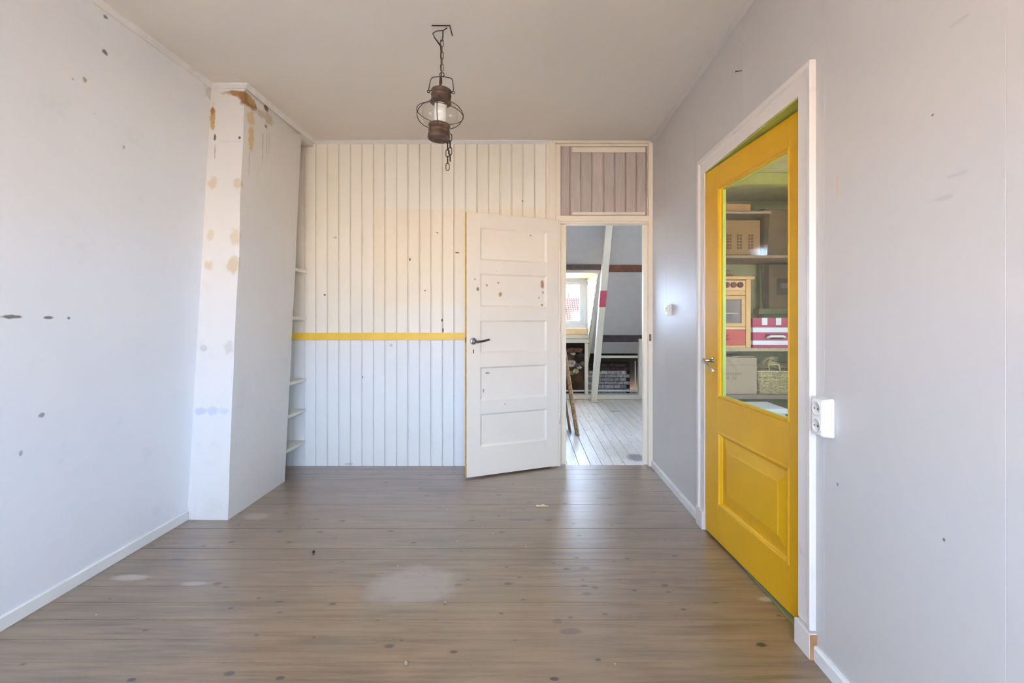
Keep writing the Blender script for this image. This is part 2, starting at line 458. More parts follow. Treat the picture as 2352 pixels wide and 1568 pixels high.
M['floor'] = floor_wood('worn_pine_floor', lin(140, 115, 86), lin(84, 67, 49), lin(142, 122, 95), 'x', 1.0, 0.40, fl_st)
M['afloor'] = floor_wood('attic_floor', lin(232, 225, 216), lin(196, 187, 176), lin(238, 233, 227), 'y', 0.7, 0.34,
                         [(px(1462, 1050, 4.15), (.10, .12, .2), lin(92, 88, 86), .8), (px(1411, 944, 6.2), (.08, .03, .2), lin(60, 54, 50), .9)])
M['dark'] = simple('dark_gap', lin(44, 36, 30), 0.9, 0.1)
M['brownwood'] = simple('dark_purlin_wood', lin(92, 76, 70), 0.7, 0.2, var=0.25, scale=14, bump=0.3)
M['redwood'] = simple('reddish_purlin_wood', lin(98, 64, 50), 0.7, 0.2, var=0.25, scale=14, bump=0.3)
M['blackwood'] = simple('tarred_purlin_wood', lin(62, 54, 54), 0.7, 0.2, var=0.25, scale=14, bump=0.3)
M['lining'] = simple('roof_lining', lin(174, 171, 167), 0.6, 0.3, var=0.03)
M['postp'] = painted('post_paint', lin(200, 194, 178), 0.5, (), dirt_amt=0.3, scuff=0.6)
M['pinkband'] = simple('red_band', lin(168, 76, 90), 0.5, 0.3)
M['clap'] = painted('clapboard_paint', lin(206, 202, 190), 0.5, (), dirt_amt=0.1, scuff=0.3)
M['upvc'] = simple('white_window_frame', lin(236, 238, 242), 0.3, 0.5, var=0.01)
M['rawwood'] = simple('raw_sill_wood', lin(224, 196, 152), 0.6, 0.3, var=0.08)
M['plank'] = simple('weathered_plank', lin(146, 116, 84), 0.7, 0.2, var=0.4, scale=30, bump=0.3)
M['plankedge'] = simple('plank_edge_light', lin(190, 160, 120), 0.7, 0.2, var=0.3, scale=40)
M['glass'] = glass_mat('window_glass')
M['doorglass'] = glass_mat('door_glass', (0.95, 0.96, 0.94, 1))
M['lampglass'] = glass_mat('lamp_glass', (0.99, 0.985, 0.97, 1), 0.10)
M['copper'] = simple('aged_copper', lin(92, 72, 61), 0.5, 0.4, 0.3, var=0.25, scale=25)
M['iron'] = simple('dark_iron_wire', lin(76, 62, 50), 0.5, 0.5, 0.6, var=0.2, scale=40)
M['brassy'] = simple('aged_brass_chain', lin(132, 112, 78), 0.45, 0.5, 0.6, var=0.2, scale=40)
M['opal'] = simple('opal_glass', lin(232, 234, 228), 0.25, 0.5, var=0.02)
M['steel'] = simple('brushed_steel', lin(190, 188, 184), 0.3, 0.5, 1.0, var=0.05)
M['bronze'] = simple('dark_handle', lin(88, 78, 74), 0.35, 0.5, 0.7, var=0.1)
M['keyhole'] = simple('black_hole', lin(24, 22, 20), 0.9, 0.1)
M['plastic'] = simple('white_plastic', lin(236, 234, 228), 0.3, 0.5, var=0.02)
M['plasticd'] = simple('socket_inset', lin(214, 210, 200), 0.35, 0.5, var=0.02)
M['blockwood'] = simple('bare_block_wood', lin(168, 124, 84), 0.6, 0.3, var=0.15, scale=20)

# ------------------------------------------------------------------ room shell
ZC = 2.65          # ceiling
YB = 3.905         # face of the boarded wall
YN = -1.30         # wall behind the camera
XR = 1.026         # right wall
XLb, XLt = -2.037, -1.948   # left wall leans in at the top

# floor with single boards
fl = box('floor', -2.2, 1.116, YN, 3.93, -0.12, -0.022, M['dark'])
struct(fl, 'worn greyish brown pine board floor of the empty room', 'floor')
seams = []
y0 = 1.683
yy = y0
while yy > YN: yy -= 0.1185
edges = []
while yy < 3.93:
    edges.append(yy); yy += 0.1185
edges.append(3.93)
edges[0] = YN
pm = None
for i, (a, b) in enumerate(zip(edges, edges[1:])):
    g = random.choice((0.0006, 0.0009, 0.0015)) if a < 2.1 else 0.0007
    full = abs((b - a) - 0.1185) < 1e-3
    if full:
        if pm is None:
            pm = [MB().box(-2.07, 1.05, g_, 0.1185 - g_, -0.022, 0, b_).mesh('plank') for g_, b_ in ((.0005, .0003), (.0010, .0004), (.0019, .0005))]
            for q_ in pm: q_.materials.append(M['floor'])
        o = bpy.data.objects.new('plank', pm[2 if i % 5 == 2 else (i * 7 // 3) % 2]); C.objects.link(o)
        o.location = (0, a, -random.random() * 0.0012)
    else:
        o = box('plank', -2.07, 1.05, a, b - 0.001, -0.022, 0, M['floor'], bev=0.001)
    o.parent = fl

ce = box('ceiling', -2.3, 1.14, YN - 0.1, 4.0, ZC, ZC + 0.1, M['ceil'])
struct(ce, 'plain greyish beige painted ceiling with the lantern hook', 'ceiling')

# left wall, leaning
wl = MB().prism([(XLb, -0.1), (XLt, ZC + .02), (XLt - 0.3, ZC + .02), (XLb - 0.3, -0.1)], 'y', YN - 0.1, 4.0).build('wall_left', M['wall'])
struct(wl, 'long plain white plastered wall with small scuffs on the left', 'wall')

# chimney breast: leaning, with a sloped back corner
ch = MB().hexa([(-2.08, 2.873, -0.02), (-1.787, 2.86, -0.02), (-1.785, 3.54, -0.02), (-2.08, 3.54, -0.02),
                (-2.0, 2.965, ZC + .01), (-1.738, 2.965, ZC + .01), (-1.755, 3.74, ZC + .01), (-2.0, 3.74, ZC + .01)])
bmesh.ops.subdivide_edges(ch.bm, edges=list(ch.bm.edges), cuts=14, use_grid_fill=True)
for v in ch.bm.verts:
    p = v.co * 2.2
    d = noise.noise(p) * 0.006 + noise.noise(p * 4.1) * 0.0025
    if v.co.x > -1.9: v.co.x += d
    if v.co.y < 3.0 and v.co.x > -2.0: v.co.y += d * 0.7
wc = ch.build('wall_chimney', M['chim'], smooth=False)
struct(wc, 'leaning white plastered chimney breast with peeling brown water stains at its top', 'chimney')

# right wall: backing with a door hole, faced with hardboard panels
OY0, OY1, OZ = 1.787, 2.733, 2.035     # yellow door opening
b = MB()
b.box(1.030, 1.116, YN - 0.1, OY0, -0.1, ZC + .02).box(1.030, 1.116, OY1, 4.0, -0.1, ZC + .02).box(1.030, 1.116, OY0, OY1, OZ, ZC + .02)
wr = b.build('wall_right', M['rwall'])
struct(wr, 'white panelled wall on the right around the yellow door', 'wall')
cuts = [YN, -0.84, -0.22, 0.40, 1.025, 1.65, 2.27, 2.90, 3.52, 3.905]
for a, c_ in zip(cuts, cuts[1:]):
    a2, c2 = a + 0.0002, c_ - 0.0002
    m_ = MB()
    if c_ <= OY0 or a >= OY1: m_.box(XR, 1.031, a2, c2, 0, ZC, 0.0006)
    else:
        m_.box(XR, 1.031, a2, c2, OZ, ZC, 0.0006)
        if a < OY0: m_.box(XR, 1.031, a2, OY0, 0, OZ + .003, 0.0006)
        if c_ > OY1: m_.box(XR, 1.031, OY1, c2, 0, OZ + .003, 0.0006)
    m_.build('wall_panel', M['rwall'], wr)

# wall behind the camera with the room's window
WX0, WX1, WZ0, WZ1 = -1.75, 0.85, 0.80, 1.85
b = MB()
b.box(-2.3, WX0, YN - 0.1, YN, -0.1, ZC + .02).box(WX1, 1.12, YN - 0.1, YN, -0.1, ZC + .02)
b.box(WX0, WX1, YN - 0.1, YN, -0.1, WZ0).box(WX0, WX1, YN - 0.1, YN, WZ1, ZC + .02)
wn = b.build('wall_front', M['wall'])
struct(wn, 'white wall behind the viewer that holds the wide window', 'wall')
w1 = empty('window_1', (WX0, YN, WZ0)); struct(w1, 'wide white three-light window in the wall behind the viewer', 'window')
def wpart(root, name, m, *a):
    o = box(name, *a, m); o.parent = root; o.matrix_parent_inverse = Matrix.Translation(-root.location); return o
for (x0, x1, z0, z1) in ((WX0, WX1, WZ0, WZ0 + .05), (WX0, WX1, WZ1 - .05, WZ1)):
    wpart(w1, 'frame', M['upvc'], x0, x1, YN - .08, YN - .02, z0, z1)
for x in (WX0, WX0 + .85, WX0 + 1.70, WX1 - .05):
    wpart(w1, 'frame', M['upvc'], x, x + .05, YN - .08, YN - .02, WZ0 + .05, WZ1 - .05)
for x in (WX0 + .05, WX0 + .90, WX0 + 1.75):
    wpart(w1, 'pane', M['glass'], x, x + .80, YN - .052, YN - .048, WZ0 + .05, WZ1 - .05)

# boarded wall at the back
XJ = PX(1261, 3.89)
b = MB(); b.box(-2.3, XJ + .06, 3.924, 3.99, -0.1, ZC + .02)
b.box(XJ + .06, 1.12, 3.945, 3.99, 2.03, ZC + .02).box(1.0, 1.12, 3.924, 3.99, -0.1, 2.04)
wb = b.build('wall_back', M['cream'])
struct(wb, 'cream and white beadboard wall facing the viewer, boards running upright', 'wall')
PITCH = 0.0939
def board_mesh(w_, z0, z1, g=0.0008):
    prof = [(g, .019), (g, .0044), (.0022, .0018), (.0042, .0005), (.0062, .0004), (.0080, .0018), (.0092, .0036), (.0104, .0018), (.0120, 0),
            (w_ - .003, 0), (w_ - g, .0030), (w_ - g, .019)]
    m_ = MB().prism(prof, 'z', z0, z1); return m_.mesh('board')
bmz = board_mesh(PITCH, 0.0, ZC - .022); bmz.materials.append(M['boards'])
x = PX(698.4, YB) - 4 * PITCH
while x < XJ - 0.01:
    w_ = min(PITCH, XJ + .004 - x)
    if w_ > PITCH - 1e-4: me = bmz
    else:
        me = board_mesh(max(w_, .03), 0, ZC - .022); me.materials.append(M['boards'])
    o = bpy.data.objects.new('board', me); C.objects.link(o); o.location = (x, YB + random.uniform(0, .0012), 0); o.parent = wb
    x += PITCH
rail = box('trim_1', -2.03, PX(1282, YB) - 0.02, YB - .018, YB + .003, PZ(780.5, YB), PZ(764, YB), M['yrail'], bev=.0015)
struct(rail, 'narrow yellow painted rail running across the beadboard wall', 'rail')

# doorway frame and transom
fr = empty('trim_2', (XJ, 3.9, 0)); struct(fr, 'cream painted doorway frame with a boarded transom above', 'door frame')
def fpart(name, m, *a, bev=.002):
    o = box(name, *a, m, bev=bev); o.parent = fr; o.matrix_parent_inverse = Matrix.Translation(-fr.location); return o
Y3 = 3.89
fpart('casing', M['cream'], PX(1261, Y3), PX(1276, Y3), 3.885, 3.99, 0, ZC - .02)
fpart('casing', M['cream'], PX(1276, Y3) - .002, PX(1288, Y3), 3.897, 3.99, 0, ZC - .03)
fpart('door_stop', M['cream'], PX(1288, Y3) - .002, PX(1300, 3.96), 3.945, 3.992, 0, 1.99)
fpart('casing', M['cream'], PX(1490, Y3), 1.029, 3.888, 3.99, 0, ZC - .02)
fpart('door_stop', M['cream'], PX(1477, 3.955), PX(1490, Y3) + .002, 3.945, 3.992, 0, 1.99)
fpart('lintel', M['cream'], PX(1276, Y3), PX(1490, Y3) + .002, 3.886, 3.99, PZ(508, Y3), PZ(495, Y3))
fpart('lintel_strip', M['cream'], PX(1283, Y3), PX(1490, Y3), 3.892, 3.99, PZ(513, Y3), PZ(508, Y3) + .001)
fpart('head', M['cream'], PX(1261, Y3), PX(1490, Y3) + .02, 3.882, 3.99, PZ(329, Y3), ZC - .002)
fpart('head_strip', M['cream'], PX(1280, Y3), PX(1490, Y3), 3.905, 3.99, PZ(334, Y3), PZ(329, Y3) + .001)
tz0, tz1 = PZ(496, Y3), PZ(330, Y3)
fpart('transom_board', M['greyboard'], PX(1288, 3.915), PX(1308, 3.915), 3.915, 3.946, tz0, tz1, bev=.003)
te = [1308, 1333, 1359, 1385, 1410.5, 1436, 1461, 1484]
for a, c_ in zip(te, te[1:]):
    w_ = PX(c_, 3.93) - PX(a, 3.93)
    me = board_mesh(w_, tz0, tz1, .0016); me.materials.append(M['greyboard'])
    o = bpy.data.objects.new('transom_board', me); C.objects.link(o); o.location = (PX(a, 3.93), 3.928, 0)
    o.parent = fr; o.matrix_parent_inverse = Matrix.Translation(-fr.location)
fpart('transom_board', M['greyboard'], PX(1484.5, 3.925), PX(1490, Y3) + .005, 3.918, 3.946, tz0, tz1, bev=.002)
fpart('batten', M['cream'], PX(1314, 3.92), PX(1483, 3.92), 3.914, 3.93, PZ(350, 3.92), PZ(338, 3.92))
fpart('batten', M['cream'], PX(1314, 3.92), PX(1482, 3.92), 3.912, 3.93, PZ(494, 3.92), PZ(487, 3.92))
fpart('strike_plate', M['brassy'], PX(1491, 3.885), PX(1496, 3.885), 3.884, 3.889, PZ(783, Y3), PZ(767, Y3), bev=.001)

# ------------------------------------------------------------------ white panel door, swung open against the wall
HX, HY = 0.262, 3.878
ang = math.atan2(3.58 - HY, -0.446 - HX)
WD = math.hypot(3.58 - HY, -0.446 - HX)
d1 = empty('door_1', (HX, HY, 0), ang)
struct(d1, 'white five-panel wooden door standing open with a lever handle', 'door')
# local: x from hinge to free edge, +y = towards the viewer's side after rotation is checked below
TH = 0.038
def dpart(root, mbx, name, m, smooth=False):
    o = mbx.build(name, m, root, smooth); return o
fy = 0.0        # visible face at local y=0 ; body extends to -y*sgn
# direction check: local +y in world
ly = Vector((-math.sin(ang), math.cos(ang)))
sg = 1.0 if ly.y < 0 else -1.0      # sign of local y pointing to the viewer
def Lb(x0, x1, ya, yb, z0, z1, bev=.0015):
    y_ = sorted((ya * sg, yb * sg)); return MB().box(x0, x1, y_[0], y_[1], z0, z1, bev)
st = 0.107
zr = [(0.012, .230), (.479 - .001 + .102, .479), ]
pan = [(.230, .479), (.581, .8345), (.940, 1.187), (1.291, 1.543), (1.645, 1.892)]
dpart(d1, Lb(0, st, -TH, 0, .012, 2.0), 'stile', M['wdoor'])
dpart(d1, Lb(WD - st, WD, -TH, 0, .012, 2.0), 'stile', M['wdoor'])
rz_ = [.012] + [v for p in pan for v in p] + [2.0]
for k in range(0, len(rz_), 2):
    dpart(d1, Lb(st - .001, WD - st + .001, -TH + .001, -.0006, rz_[k], rz_[k + 1], .001), 'rail', M['wdoor'])
for (z0, z1) in pan:
    P_ = dpart(d1, Lb(st, WD - st, -TH + .006, -.015, z0, z1, .0), 'panel', M['wdoor'])
    mb = MB(); e = .013
    def slope(a, b_):      # sloped moulding strip between face edge and panel
        mb.hexa([a[0], a[1], a[2], a[3], b_[0], b_[1], b_[2], b_[3]])
    def q(x, y, z): return (x, y * sg, z)
    x0, x1 = st, WD - st
    for (o0, o1, i0, i1) in (((x0, z0), (x1, z0), (x0 + e, z0 + e), (x1 - e, z0 + e)), ((x0, z1), (x1, z1), (x0 + e, z1 - e), (x1 - e, z1 - e)),
                             ((x0, z0), (x0, z1), (x0 + e, z0 + e), (x0 + e, z1 - e)), ((x1, z0), (x1, z1), (x1 - e, z0 + e), (x1 - e, z1 - e))):
        slope((q(o0[0], -.016, o0[1]), q(o1[0], -.016, o1[1]), q(i1[0], -.016, i1[1]), q(i0[0], -.016, i0[1])),
              (q(o0[0], -.003, o0[1]), q(o1[0], -.003, o1[1]), q(i1[0], -.0140, i1[1]), q(i0[0], -.0140, i0[1])))
    mb.build('moulding', M['wdoor'], P_)
tag(dpart(d1, Lb(WD - .0005, WD + .0025, -TH + .001, -.001, .014, 1.998, .0005), 'edge_strip', M['yedge']), 'yellowed bare door edge')
lk = Lb(WD, WD + .006, -.028, -.010, 1.02, 1.06, .001); dpart(d1, lk, 'latch', M['brassy'])
hu = WD - .051; hz = 1.032
def rotY(mbx): return mbx
mb = MB(); mb.lathe([(0, 0), (.026, 0), (.026, .003), (.020, .006), (.011, .007), (.011, .045), (.0, .045)], 24, Matrix.Translation((hu, 0, hz)) @ Matrix.Rotation(-sg * math.pi / 2, 4, 'X'))
hd = mb.build('handle_rose', M['steel'], d1, True)
mb = MB(); mb.tube([(hu, .040 * sg, hz), (hu - .012, .048 * sg, hz - .004), (hu - .05, .050 * sg, hz), (hu - .112, .048 * sg, hz + .012)], [.009, .0095, .0085, .0075], seg=10)
mb.build('lever', M['bronze'], hd, True)
mb = MB(); mb.box(hu - .0035, hu + .0035, -.0005, .0006, .941, .969, 0).build('keyhole', M['keyhole'], d1)
for z in (.35, 1.1, 1.75):
    MB().lathe([(0, 0), (.007, 0), (.007, .09), (0, .09)], 10, Matrix.Translation((-.004, .004 * sg, z))).build('hinge', M['cream'], d1, True)

# ------------------------------------------------------------------ yellow glazed door, slightly ajar, and its casing
dy = empty('door_2', (1.077, 1.797, 0), math.atan2(2.715 - 1.797, 1.015 - 1.077))
struct(dy, 'bright yellow door with a tall glass pane above a raised panel', 'door')
WY = math.hypot(2.715 - 1.797, 1.015 - 1.077)
# local +y after this rotation points to -X (into the room)
T2 = 0.040
g0, g1, gz0, gz1 = .158, .766, .782, 1.905
p0, p1, pz0, pz1 = .146, .766, .203, .602
def YB_(name, x0, x1, ya, yb, z0, z1, m='yellow', bev=.002, parent=dy):
    return box(name, x0, x1, min(ya, yb), max(ya, yb), z0, z1, M[m], parent, bev)
YB_('stile', 0, g0 - .012, -T2, 0, .012, 2.026); YB_('stile', g1, WY, -T2, 0, .012, 2.026)
YB_('rail', g0 - .013, g1 + .001, -T2 + .0005, -.0005, gz1, 2.025, bev=.001)
YB_('rail', g0 - .013, g1 + .001, -T2 + .0005, -.0005, pz1, gz0, bev=.001)
YB_('rail', g0 - .013, g1 + .001, -T2 + .0005, -.0005, .012, pz0, bev=.001)
def frame_mould(x0, x1, z0, z1, prof, m, parent, name):
    """prof: list of (inset, y) around a rectangle opening"""
    mb = MB(); bm_ = bmesh.new(); rings = []
    for (i, y) in prof:
        rings.append([bm_.verts.new(p) for p in ((x0 + i, y, z0 + i), (x1 - i, y, z0 + i), (x1 - i, y, z1 - i), (x0 + i, y, z1 - i))])
    n = len(rings)
    for a in range(n):
        A, B = rings[a], rings[(a + 1) % n]
        for k in range(4): bm_.faces.new((A[k], A[(k + 1) % 4], B[(k + 1) % 4], B[k]))
    bmesh.ops.recalc_face_normals(bm_, faces=bm_.faces)
    mb.add(bm_); return mb.build(name, M[m], parent)
frame_mould(g0 - .012, g1, gz0, gz1, [(-.001, -.001), (.004, .004), (.008, -.001), (.012, -.001), (.013, -.014), (-.001, -.014)], 'yellow', dy, 'glass_moulding')
gp = YB_('glass_pane', g0 - .012, g1, -.018, -.014, gz0, gz1, 'doorglass', 0)
frame_mould(g0 - .012, g1, gz0, gz1, [(-.001, -.0185), (.012, -.0185), (.010, -T2 + .001), (-.001, -T2 + .001)], 'green', dy, 'inner_bead')
pp = YB_('panel', p0, p1, -T2 + .012, -.016, pz0, pz1, 'yellow', 0)
frame_mould(p0 - .001, p1 + .001, pz0 - .001, pz1 + .001, [(0, -.001), (.005, .005), (.011, .004), (.016, -.004), (.024, -.010), (.026, -.017), (0, -.017)], 'yellow', pp, 'moulding')
bm_ = bmesh.new()
i1, i2 = .030, .085
A = [bm_.verts.new(p) for p in ((p0 + i1, -.0155, pz0 + i1), (p1 - i1, -.0155, pz0 + i1), (p1 - i1, -.0155, pz1 - i1), (p0 + i1, -.0155, pz1 - i1))]
B = [bm_.verts.new(p) for p in ((p0 + i2, -.006, pz0 + i2), (p1 - i2, -.006, pz0 + i2), (p1 - i2, -.006, pz1 - i2), (p0 + i2, -.006, pz1 - i2))]
B2 = [bm_.verts.new(p) for p in ((p0 + i2 + .003, -.003, pz0 + i2 + .003), (p1 - i2 - .003, -.003, pz0 + i2 + .003), (p1 - i2 - .003, -.003, pz1 - i2 - .003), (p0 + i2 + .003, -.003, pz1 - i2 - .003))]
for P_, Q_ in ((A, B), (B, B2)):
    for k in range(4): bm_.faces.new((P_[k], P_[(k + 1) % 4], Q_[(k + 1) % 4], Q_[k]))
bm_.faces.new(B2); bm_.faces.new(A[::-1]); bmesh.ops.recalc_face_normals(bm_, faces=bm_.faces)
MB().add(bm_).build('raised_field', M['yellow'], pp)
hs, hz2 = .822, .976
mb = MB(); mb.lathe([(0, 0), (.009, 0), (.009, .055), (0, .055)], 16, Matrix.Translation((hs, -.001, hz2)) @ Matrix.Rotation(-math.pi / 2, 4, 'X'))
h2 = mb.build('handle_spindle', M['steel'], dy, True)
mb = MB(); mb.tube([(hs + .006, .054, hz2 + .004), (hs, .056, hz2), (hs - .05, .054, hz2 - .022), (hs - .105, .050, hz2 - .050)], [.009, .009, .007, .006], seg=10)
mb.build('lever', M['steel'], h2, True)
MB().lathe([(0, 0), (.016, 0), (.015, .003), (0, .003)], 20, Matrix.Translation((hs, 0, hz2)) @ Matrix.Rotation(-math.pi / 2, 4, 'X')).build('handle_rose', M['steel'], dy, True)

cs = empty('trim_3', (1.02, OY0, 0)); struct(cs, 'chipped white moulded casing around the yellow door', 'door casing')
def cpart(name, m, mbx):
    o = mbx.build(name, m); o.parent = cs; o.matrix_parent_inverse = Matrix.Translation(-cs.location); return o
# casing profile across (distance from opening d, projection p)
prof = [(0, 0), (0, .012), (.058, .012), (.062, .016), (.066, .013), (.070, .020), (.088, .022), (.090, .018), (.090, 0)]
Zt = OZ + .088
def side(sgn, y_in):
    return [(XR - p, y_in + sgn * d) for d, p in prof]
for sgn, y_in in ((-1, OY0), (1, OY1)):
    mb = MB(); bm_ = bmesh.new()
    lo = [bm_.verts.new((XR - p, y_in + sgn * d, .10)) for d, p in prof]
    hi = [bm_.verts.new((XR - p, y_in + sgn * d, OZ + d)) for d, p in prof]
    n = len(prof)
    for k in range(n): bm_.faces.new((lo[k], lo[(k + 1) % n], hi[(k + 1) % n], hi[k]))
    bm_.faces.new(lo); bm_.faces.new(hi[::-1]); bmesh.ops.recalc_face_normals(bm_, faces=bm_.faces)
    cpart('casing_upright', M['casing'], mb.add(bm_))
bm_ = bmesh.new()
lo = [bm_.verts.new((XR - p, OY0 - d, OZ + d)) for d, p in prof]; hi = [bm_.verts.new((XR - p, OY1 + d, OZ + d)) for d, p in prof]
n = len(prof)
for k in range(n): bm_.faces.new((lo[k], lo[(k + 1) % n], hi[(k + 1) % n], hi[k]))
bm_.faces.new(lo); bm_.faces.new(hi[::-1]); bmesh.ops.recalc_face_normals(bm_, faces=bm_.faces)
cpart('casing_head', M['casing'], MB().add(bm_))
for (a, c_, k) in ((OY0 - .096, OY0 + .002, 0), (OY1 - .002, OY1 + .096, 1)):
    cpart('plinth_block', M['casing'], MB().box(XR - .026, XR + .003, a, c_, 0, .103 if k else .092, .0015))
tag(cpart('plinth_side', M['blockwood'], MB().box(XR - .025, XR, OY0 - .0975, OY0 - .0955, .001, .090, 0)), 'bare brown side of the block')
# green jambs and stop of the door frame
cpart('jamb', M['green'], MB().box(1.028, 1.118, OY0 - .004, OY0 + .004, 0, OZ, 0))
cpart('jamb', M['casing'], MB().box(1.028, 1.118, OY1 - .004, OY1 + .004, 0, OZ, 0))
cpart('jamb_head', M['green'], MB().box(1.020, 1.118, OY0, OY1, OZ - .004, OZ + .004, 0))
cpart('head_stop', M['green'], MB().box(1.083, 1.118, OY0, OY1, OZ - .026, OZ - .003, .002))
cpart('sill', M['dgreen'], MB().box(1.052, 1.125, OY0 - .004, OY1 + .004, -.03, .003, .001))

# ------------------------------------------------------------------ baseboards and ceiling trims
mb = MB().prism([(XLb - .01, 0), (XLb + .012, 0), (XLb + .013, .05), (XLb + .009, .056), (XLb - .01, .056)], 'y', YN, 2.868)
struct(mb.build('baseboard_left', M['trimw']), 'low white baseboard along the long left wall', 'baseboard')
for nm, a, c_, l_ in (('baseboard_right', YN, OY0 - .098, 'low white baseboard on the right wall nearest the viewer'), ('baseboard_back', OY1 + .096, 3.889, 'low white baseboard between yellow door and far doorway')):
    mb = MB().prism([(XR + .002, 0), (XR - .012, 0), (XR - .013, .045), (XR - .009, .053), (XR + .002, .053)], 'y', a, c_)
    struct(mb.build(nm, M['trimw']), l_, 'baseboard')
cove = [(0, 0), (.026, 0), (.024, -.008), (.014, -.018), (.007, -.026), (0, -.028)]
def strip(name, path, label):
    """cove swept along a horizontal path; cove x axis points to the left of travel"""
    bm_ = bmesh.new(); P_ = [Vector(p) for p in path]; rings = []
    for i, p in enumerate(P_):
        d0 = (P_[i] - P_[i - 1]).normalized() if i > 0 else (P_[1] - P_[0]).normalized()
        d1_ = (P_[i + 1] - P_[i]).normalized() if i < len(P_) - 1 else d0
        n0 = Vector((-d0.y, d0.x)); n1 = Vector((-d1_.y, d1_.x)); nn = (n0 + n1); nn = nn / (1 + n0.dot(n1))
        rings.append([bm_.verts.new((p.x + nn.x * u, p.y + nn.y * u, ZC + .001 + v)) for u, v in cove])
    n = len(cove)
    for A, B in zip(rings, rings[1:]):
        for k in range(n): bm_.faces.new((A[k], A[(k + 1) % n], B[(k + 1) % n], B[k]))
    bm_.faces.new(rings[0]); bm_.faces.new(rings[-1][::-1]); bmesh.ops.recalc_face_normals(bm_, faces=bm_.faces)
    struct(MB().add(bm_).build(name, M['trimw']), label, 'ceiling trim')
strip('trim_4', [(XJ, YB + .004), (-1.735, YB + .004), (-1.737, 2.962), (-1.950, 2.962), (-1.950, YN)], 'thin white ceiling strip following boards, chimney and left wall')
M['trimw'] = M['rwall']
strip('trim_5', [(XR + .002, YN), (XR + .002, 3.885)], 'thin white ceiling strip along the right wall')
struct(MB().prism([(-1.737, 3.70), (-1.737, YB), (-2.0, YB), (-2.0, 3.70)], 'z', ZC - .050, ZC - .02).build('trim_6', M['shelfw']), 'small board closing the niche under the ceiling', 'trim board')

# ------------------------------------------------------------------ niche shelves
for k, (yp, lab) in enumerate(((620, 'topmost narrow white shelf in the niche beside the chimney'), (727, 'white niche shelf just above the yellow rail'),
                               (868, 'white niche shelf just below the yellow rail'), (938, 'white niche shelf second from the floor'), (1010.6, 'lowest white shelf in the niche beside the chimney'))):
    z = PZ(yp, YB)
    xe = -1.790 - .003 * k
    sh = empty('niche_shelf', (-1.9, 3.8, z - .025)); tag(sh, lab, 'shelf', 'niche shelves by the chimney')
    o = MB().prism([(xe, YB - .001), (-2.03, YB - .001), (-2.03, 3.56), (xe - .012, 3.56)], 'z', z - .024, z).build('shelf_board', M['shelfw'], sh)
    o.matrix_parent_inverse = Matrix.Translation(-sh.location)
    o = MB().prism([(xe - .03, YB - .001), (xe - .03, YB - .014), (-2.03, YB - .014), (-2.03, YB - .001)], 'z', z - .045, z - .0245).build('support_batten', M['shelfw'], sh)
    o.matrix_parent_inverse = Matrix.Translation(-sh.location)

# ------------------------------------------------------------------ hanging ship's lantern
LX, LY = -0.423, 2.40
lan = empty('pendant_lantern', (LX, LY, ZC)); tag(lan, 'copper onion lantern with round glass hanging on a chain from the ceiling', 'pendant lamp')
def lp(mbx, name, m, parent=lan, smooth=True):
    o = mbx.build(name, m, parent, smooth); return o
box('ceiling_plate', -.043, .043, -.040, .040, -.005, 0.0, M['ceil'], lan, .0005)
lp(MB().box(.0432, .0475, -.043, .041, -.006, 0).box(-.043, .0432, -.0425, -.0402, -.0062, 0), 'plate_shadow_strip', M['iron'], smooth=False)  # dark strips standing in for the shadow gap along two plate edges
lp(MB().tube([(.004, .004, -.004), (.004, .004, -.030), (.002, .002, -.052), (-.003, 0, -.056), (-.006, 0, -.050)], .0028), 'hook', M['iron'])
lp(MB().tube([(.030, -.026, -.004), (.012, -.03, -.020), (-.022, -.028, -.022), (-.042, -.022, -.030), (-.034, -.016, -.048), (-.006, -.006, -.085), (-.004, -.004, -.12), (-.003, -.004, -.20), (0, -.004, -.27)], .0026), 'cord', M['iron'])
lp(MB().tube([(-.036, -.016, -.044), (-.022, -.01, -.060), (-.004, 0, -.076)], .0022), 'cord', M['iron'])
def link_pts(L, W, plane):
    P_ = []
    r = W / 2; h = L / 2 - r
    for k in range(7):
        a = math.pi * k / 6; P_.append((r * math.cos(a), h + r * math.sin(a)))
    for k in range(7):
        a = math.pi + math.pi * k / 6; P_.append((r * math.cos(a), -h + r * math.sin(a)))
    return [(u, 0, v) if plane == 0 else (0, u, v) for u, v in P_]
lme = [MB().tube(link_pts(.036, .015, k), .0021, True, 6).mesh('chain_link') for k in (0, 1)]
lme2 = [MB().tube(link_pts(.038, .017, k), .0022, True, 6).mesh('chain_link') for k in (0, 1)]
for me in lme: me.materials.append(M['brassy'])
for me in lme2: me.materials.append(M['iron'])
for me in lme + lme2: me.polygons.foreach_set('use_smooth', [True] * len(me.polygons))
z = -.066; k = 0
while z > -.215:
    o = bpy.data.objects.new('chain_link', lme[k % 2]); C.objects.link(o); o.parent = lan; o.location = (0, 0, z); z -= .0305; k += 1
bd = empty('lantern_body_axis', (0, 0, 0)); bpy.data.objects.remove(bd)
# tilted body: everything below hangs in a local frame
TL = Matrix.Rotation(math.radians(2.6), 4, 'Y') @ Matrix.Rotation(math.radians(-3), 4, 'X')
TB = Matrix.Translation((0, 0, -.225)) @ TL
def lb(mbx, name, m, smooth=True, parent=lan):
    bmesh.ops.transform(mbx.bm, matrix=TB, verts=mbx.bm.verts); return mbx.build(name, m, parent, smooth)
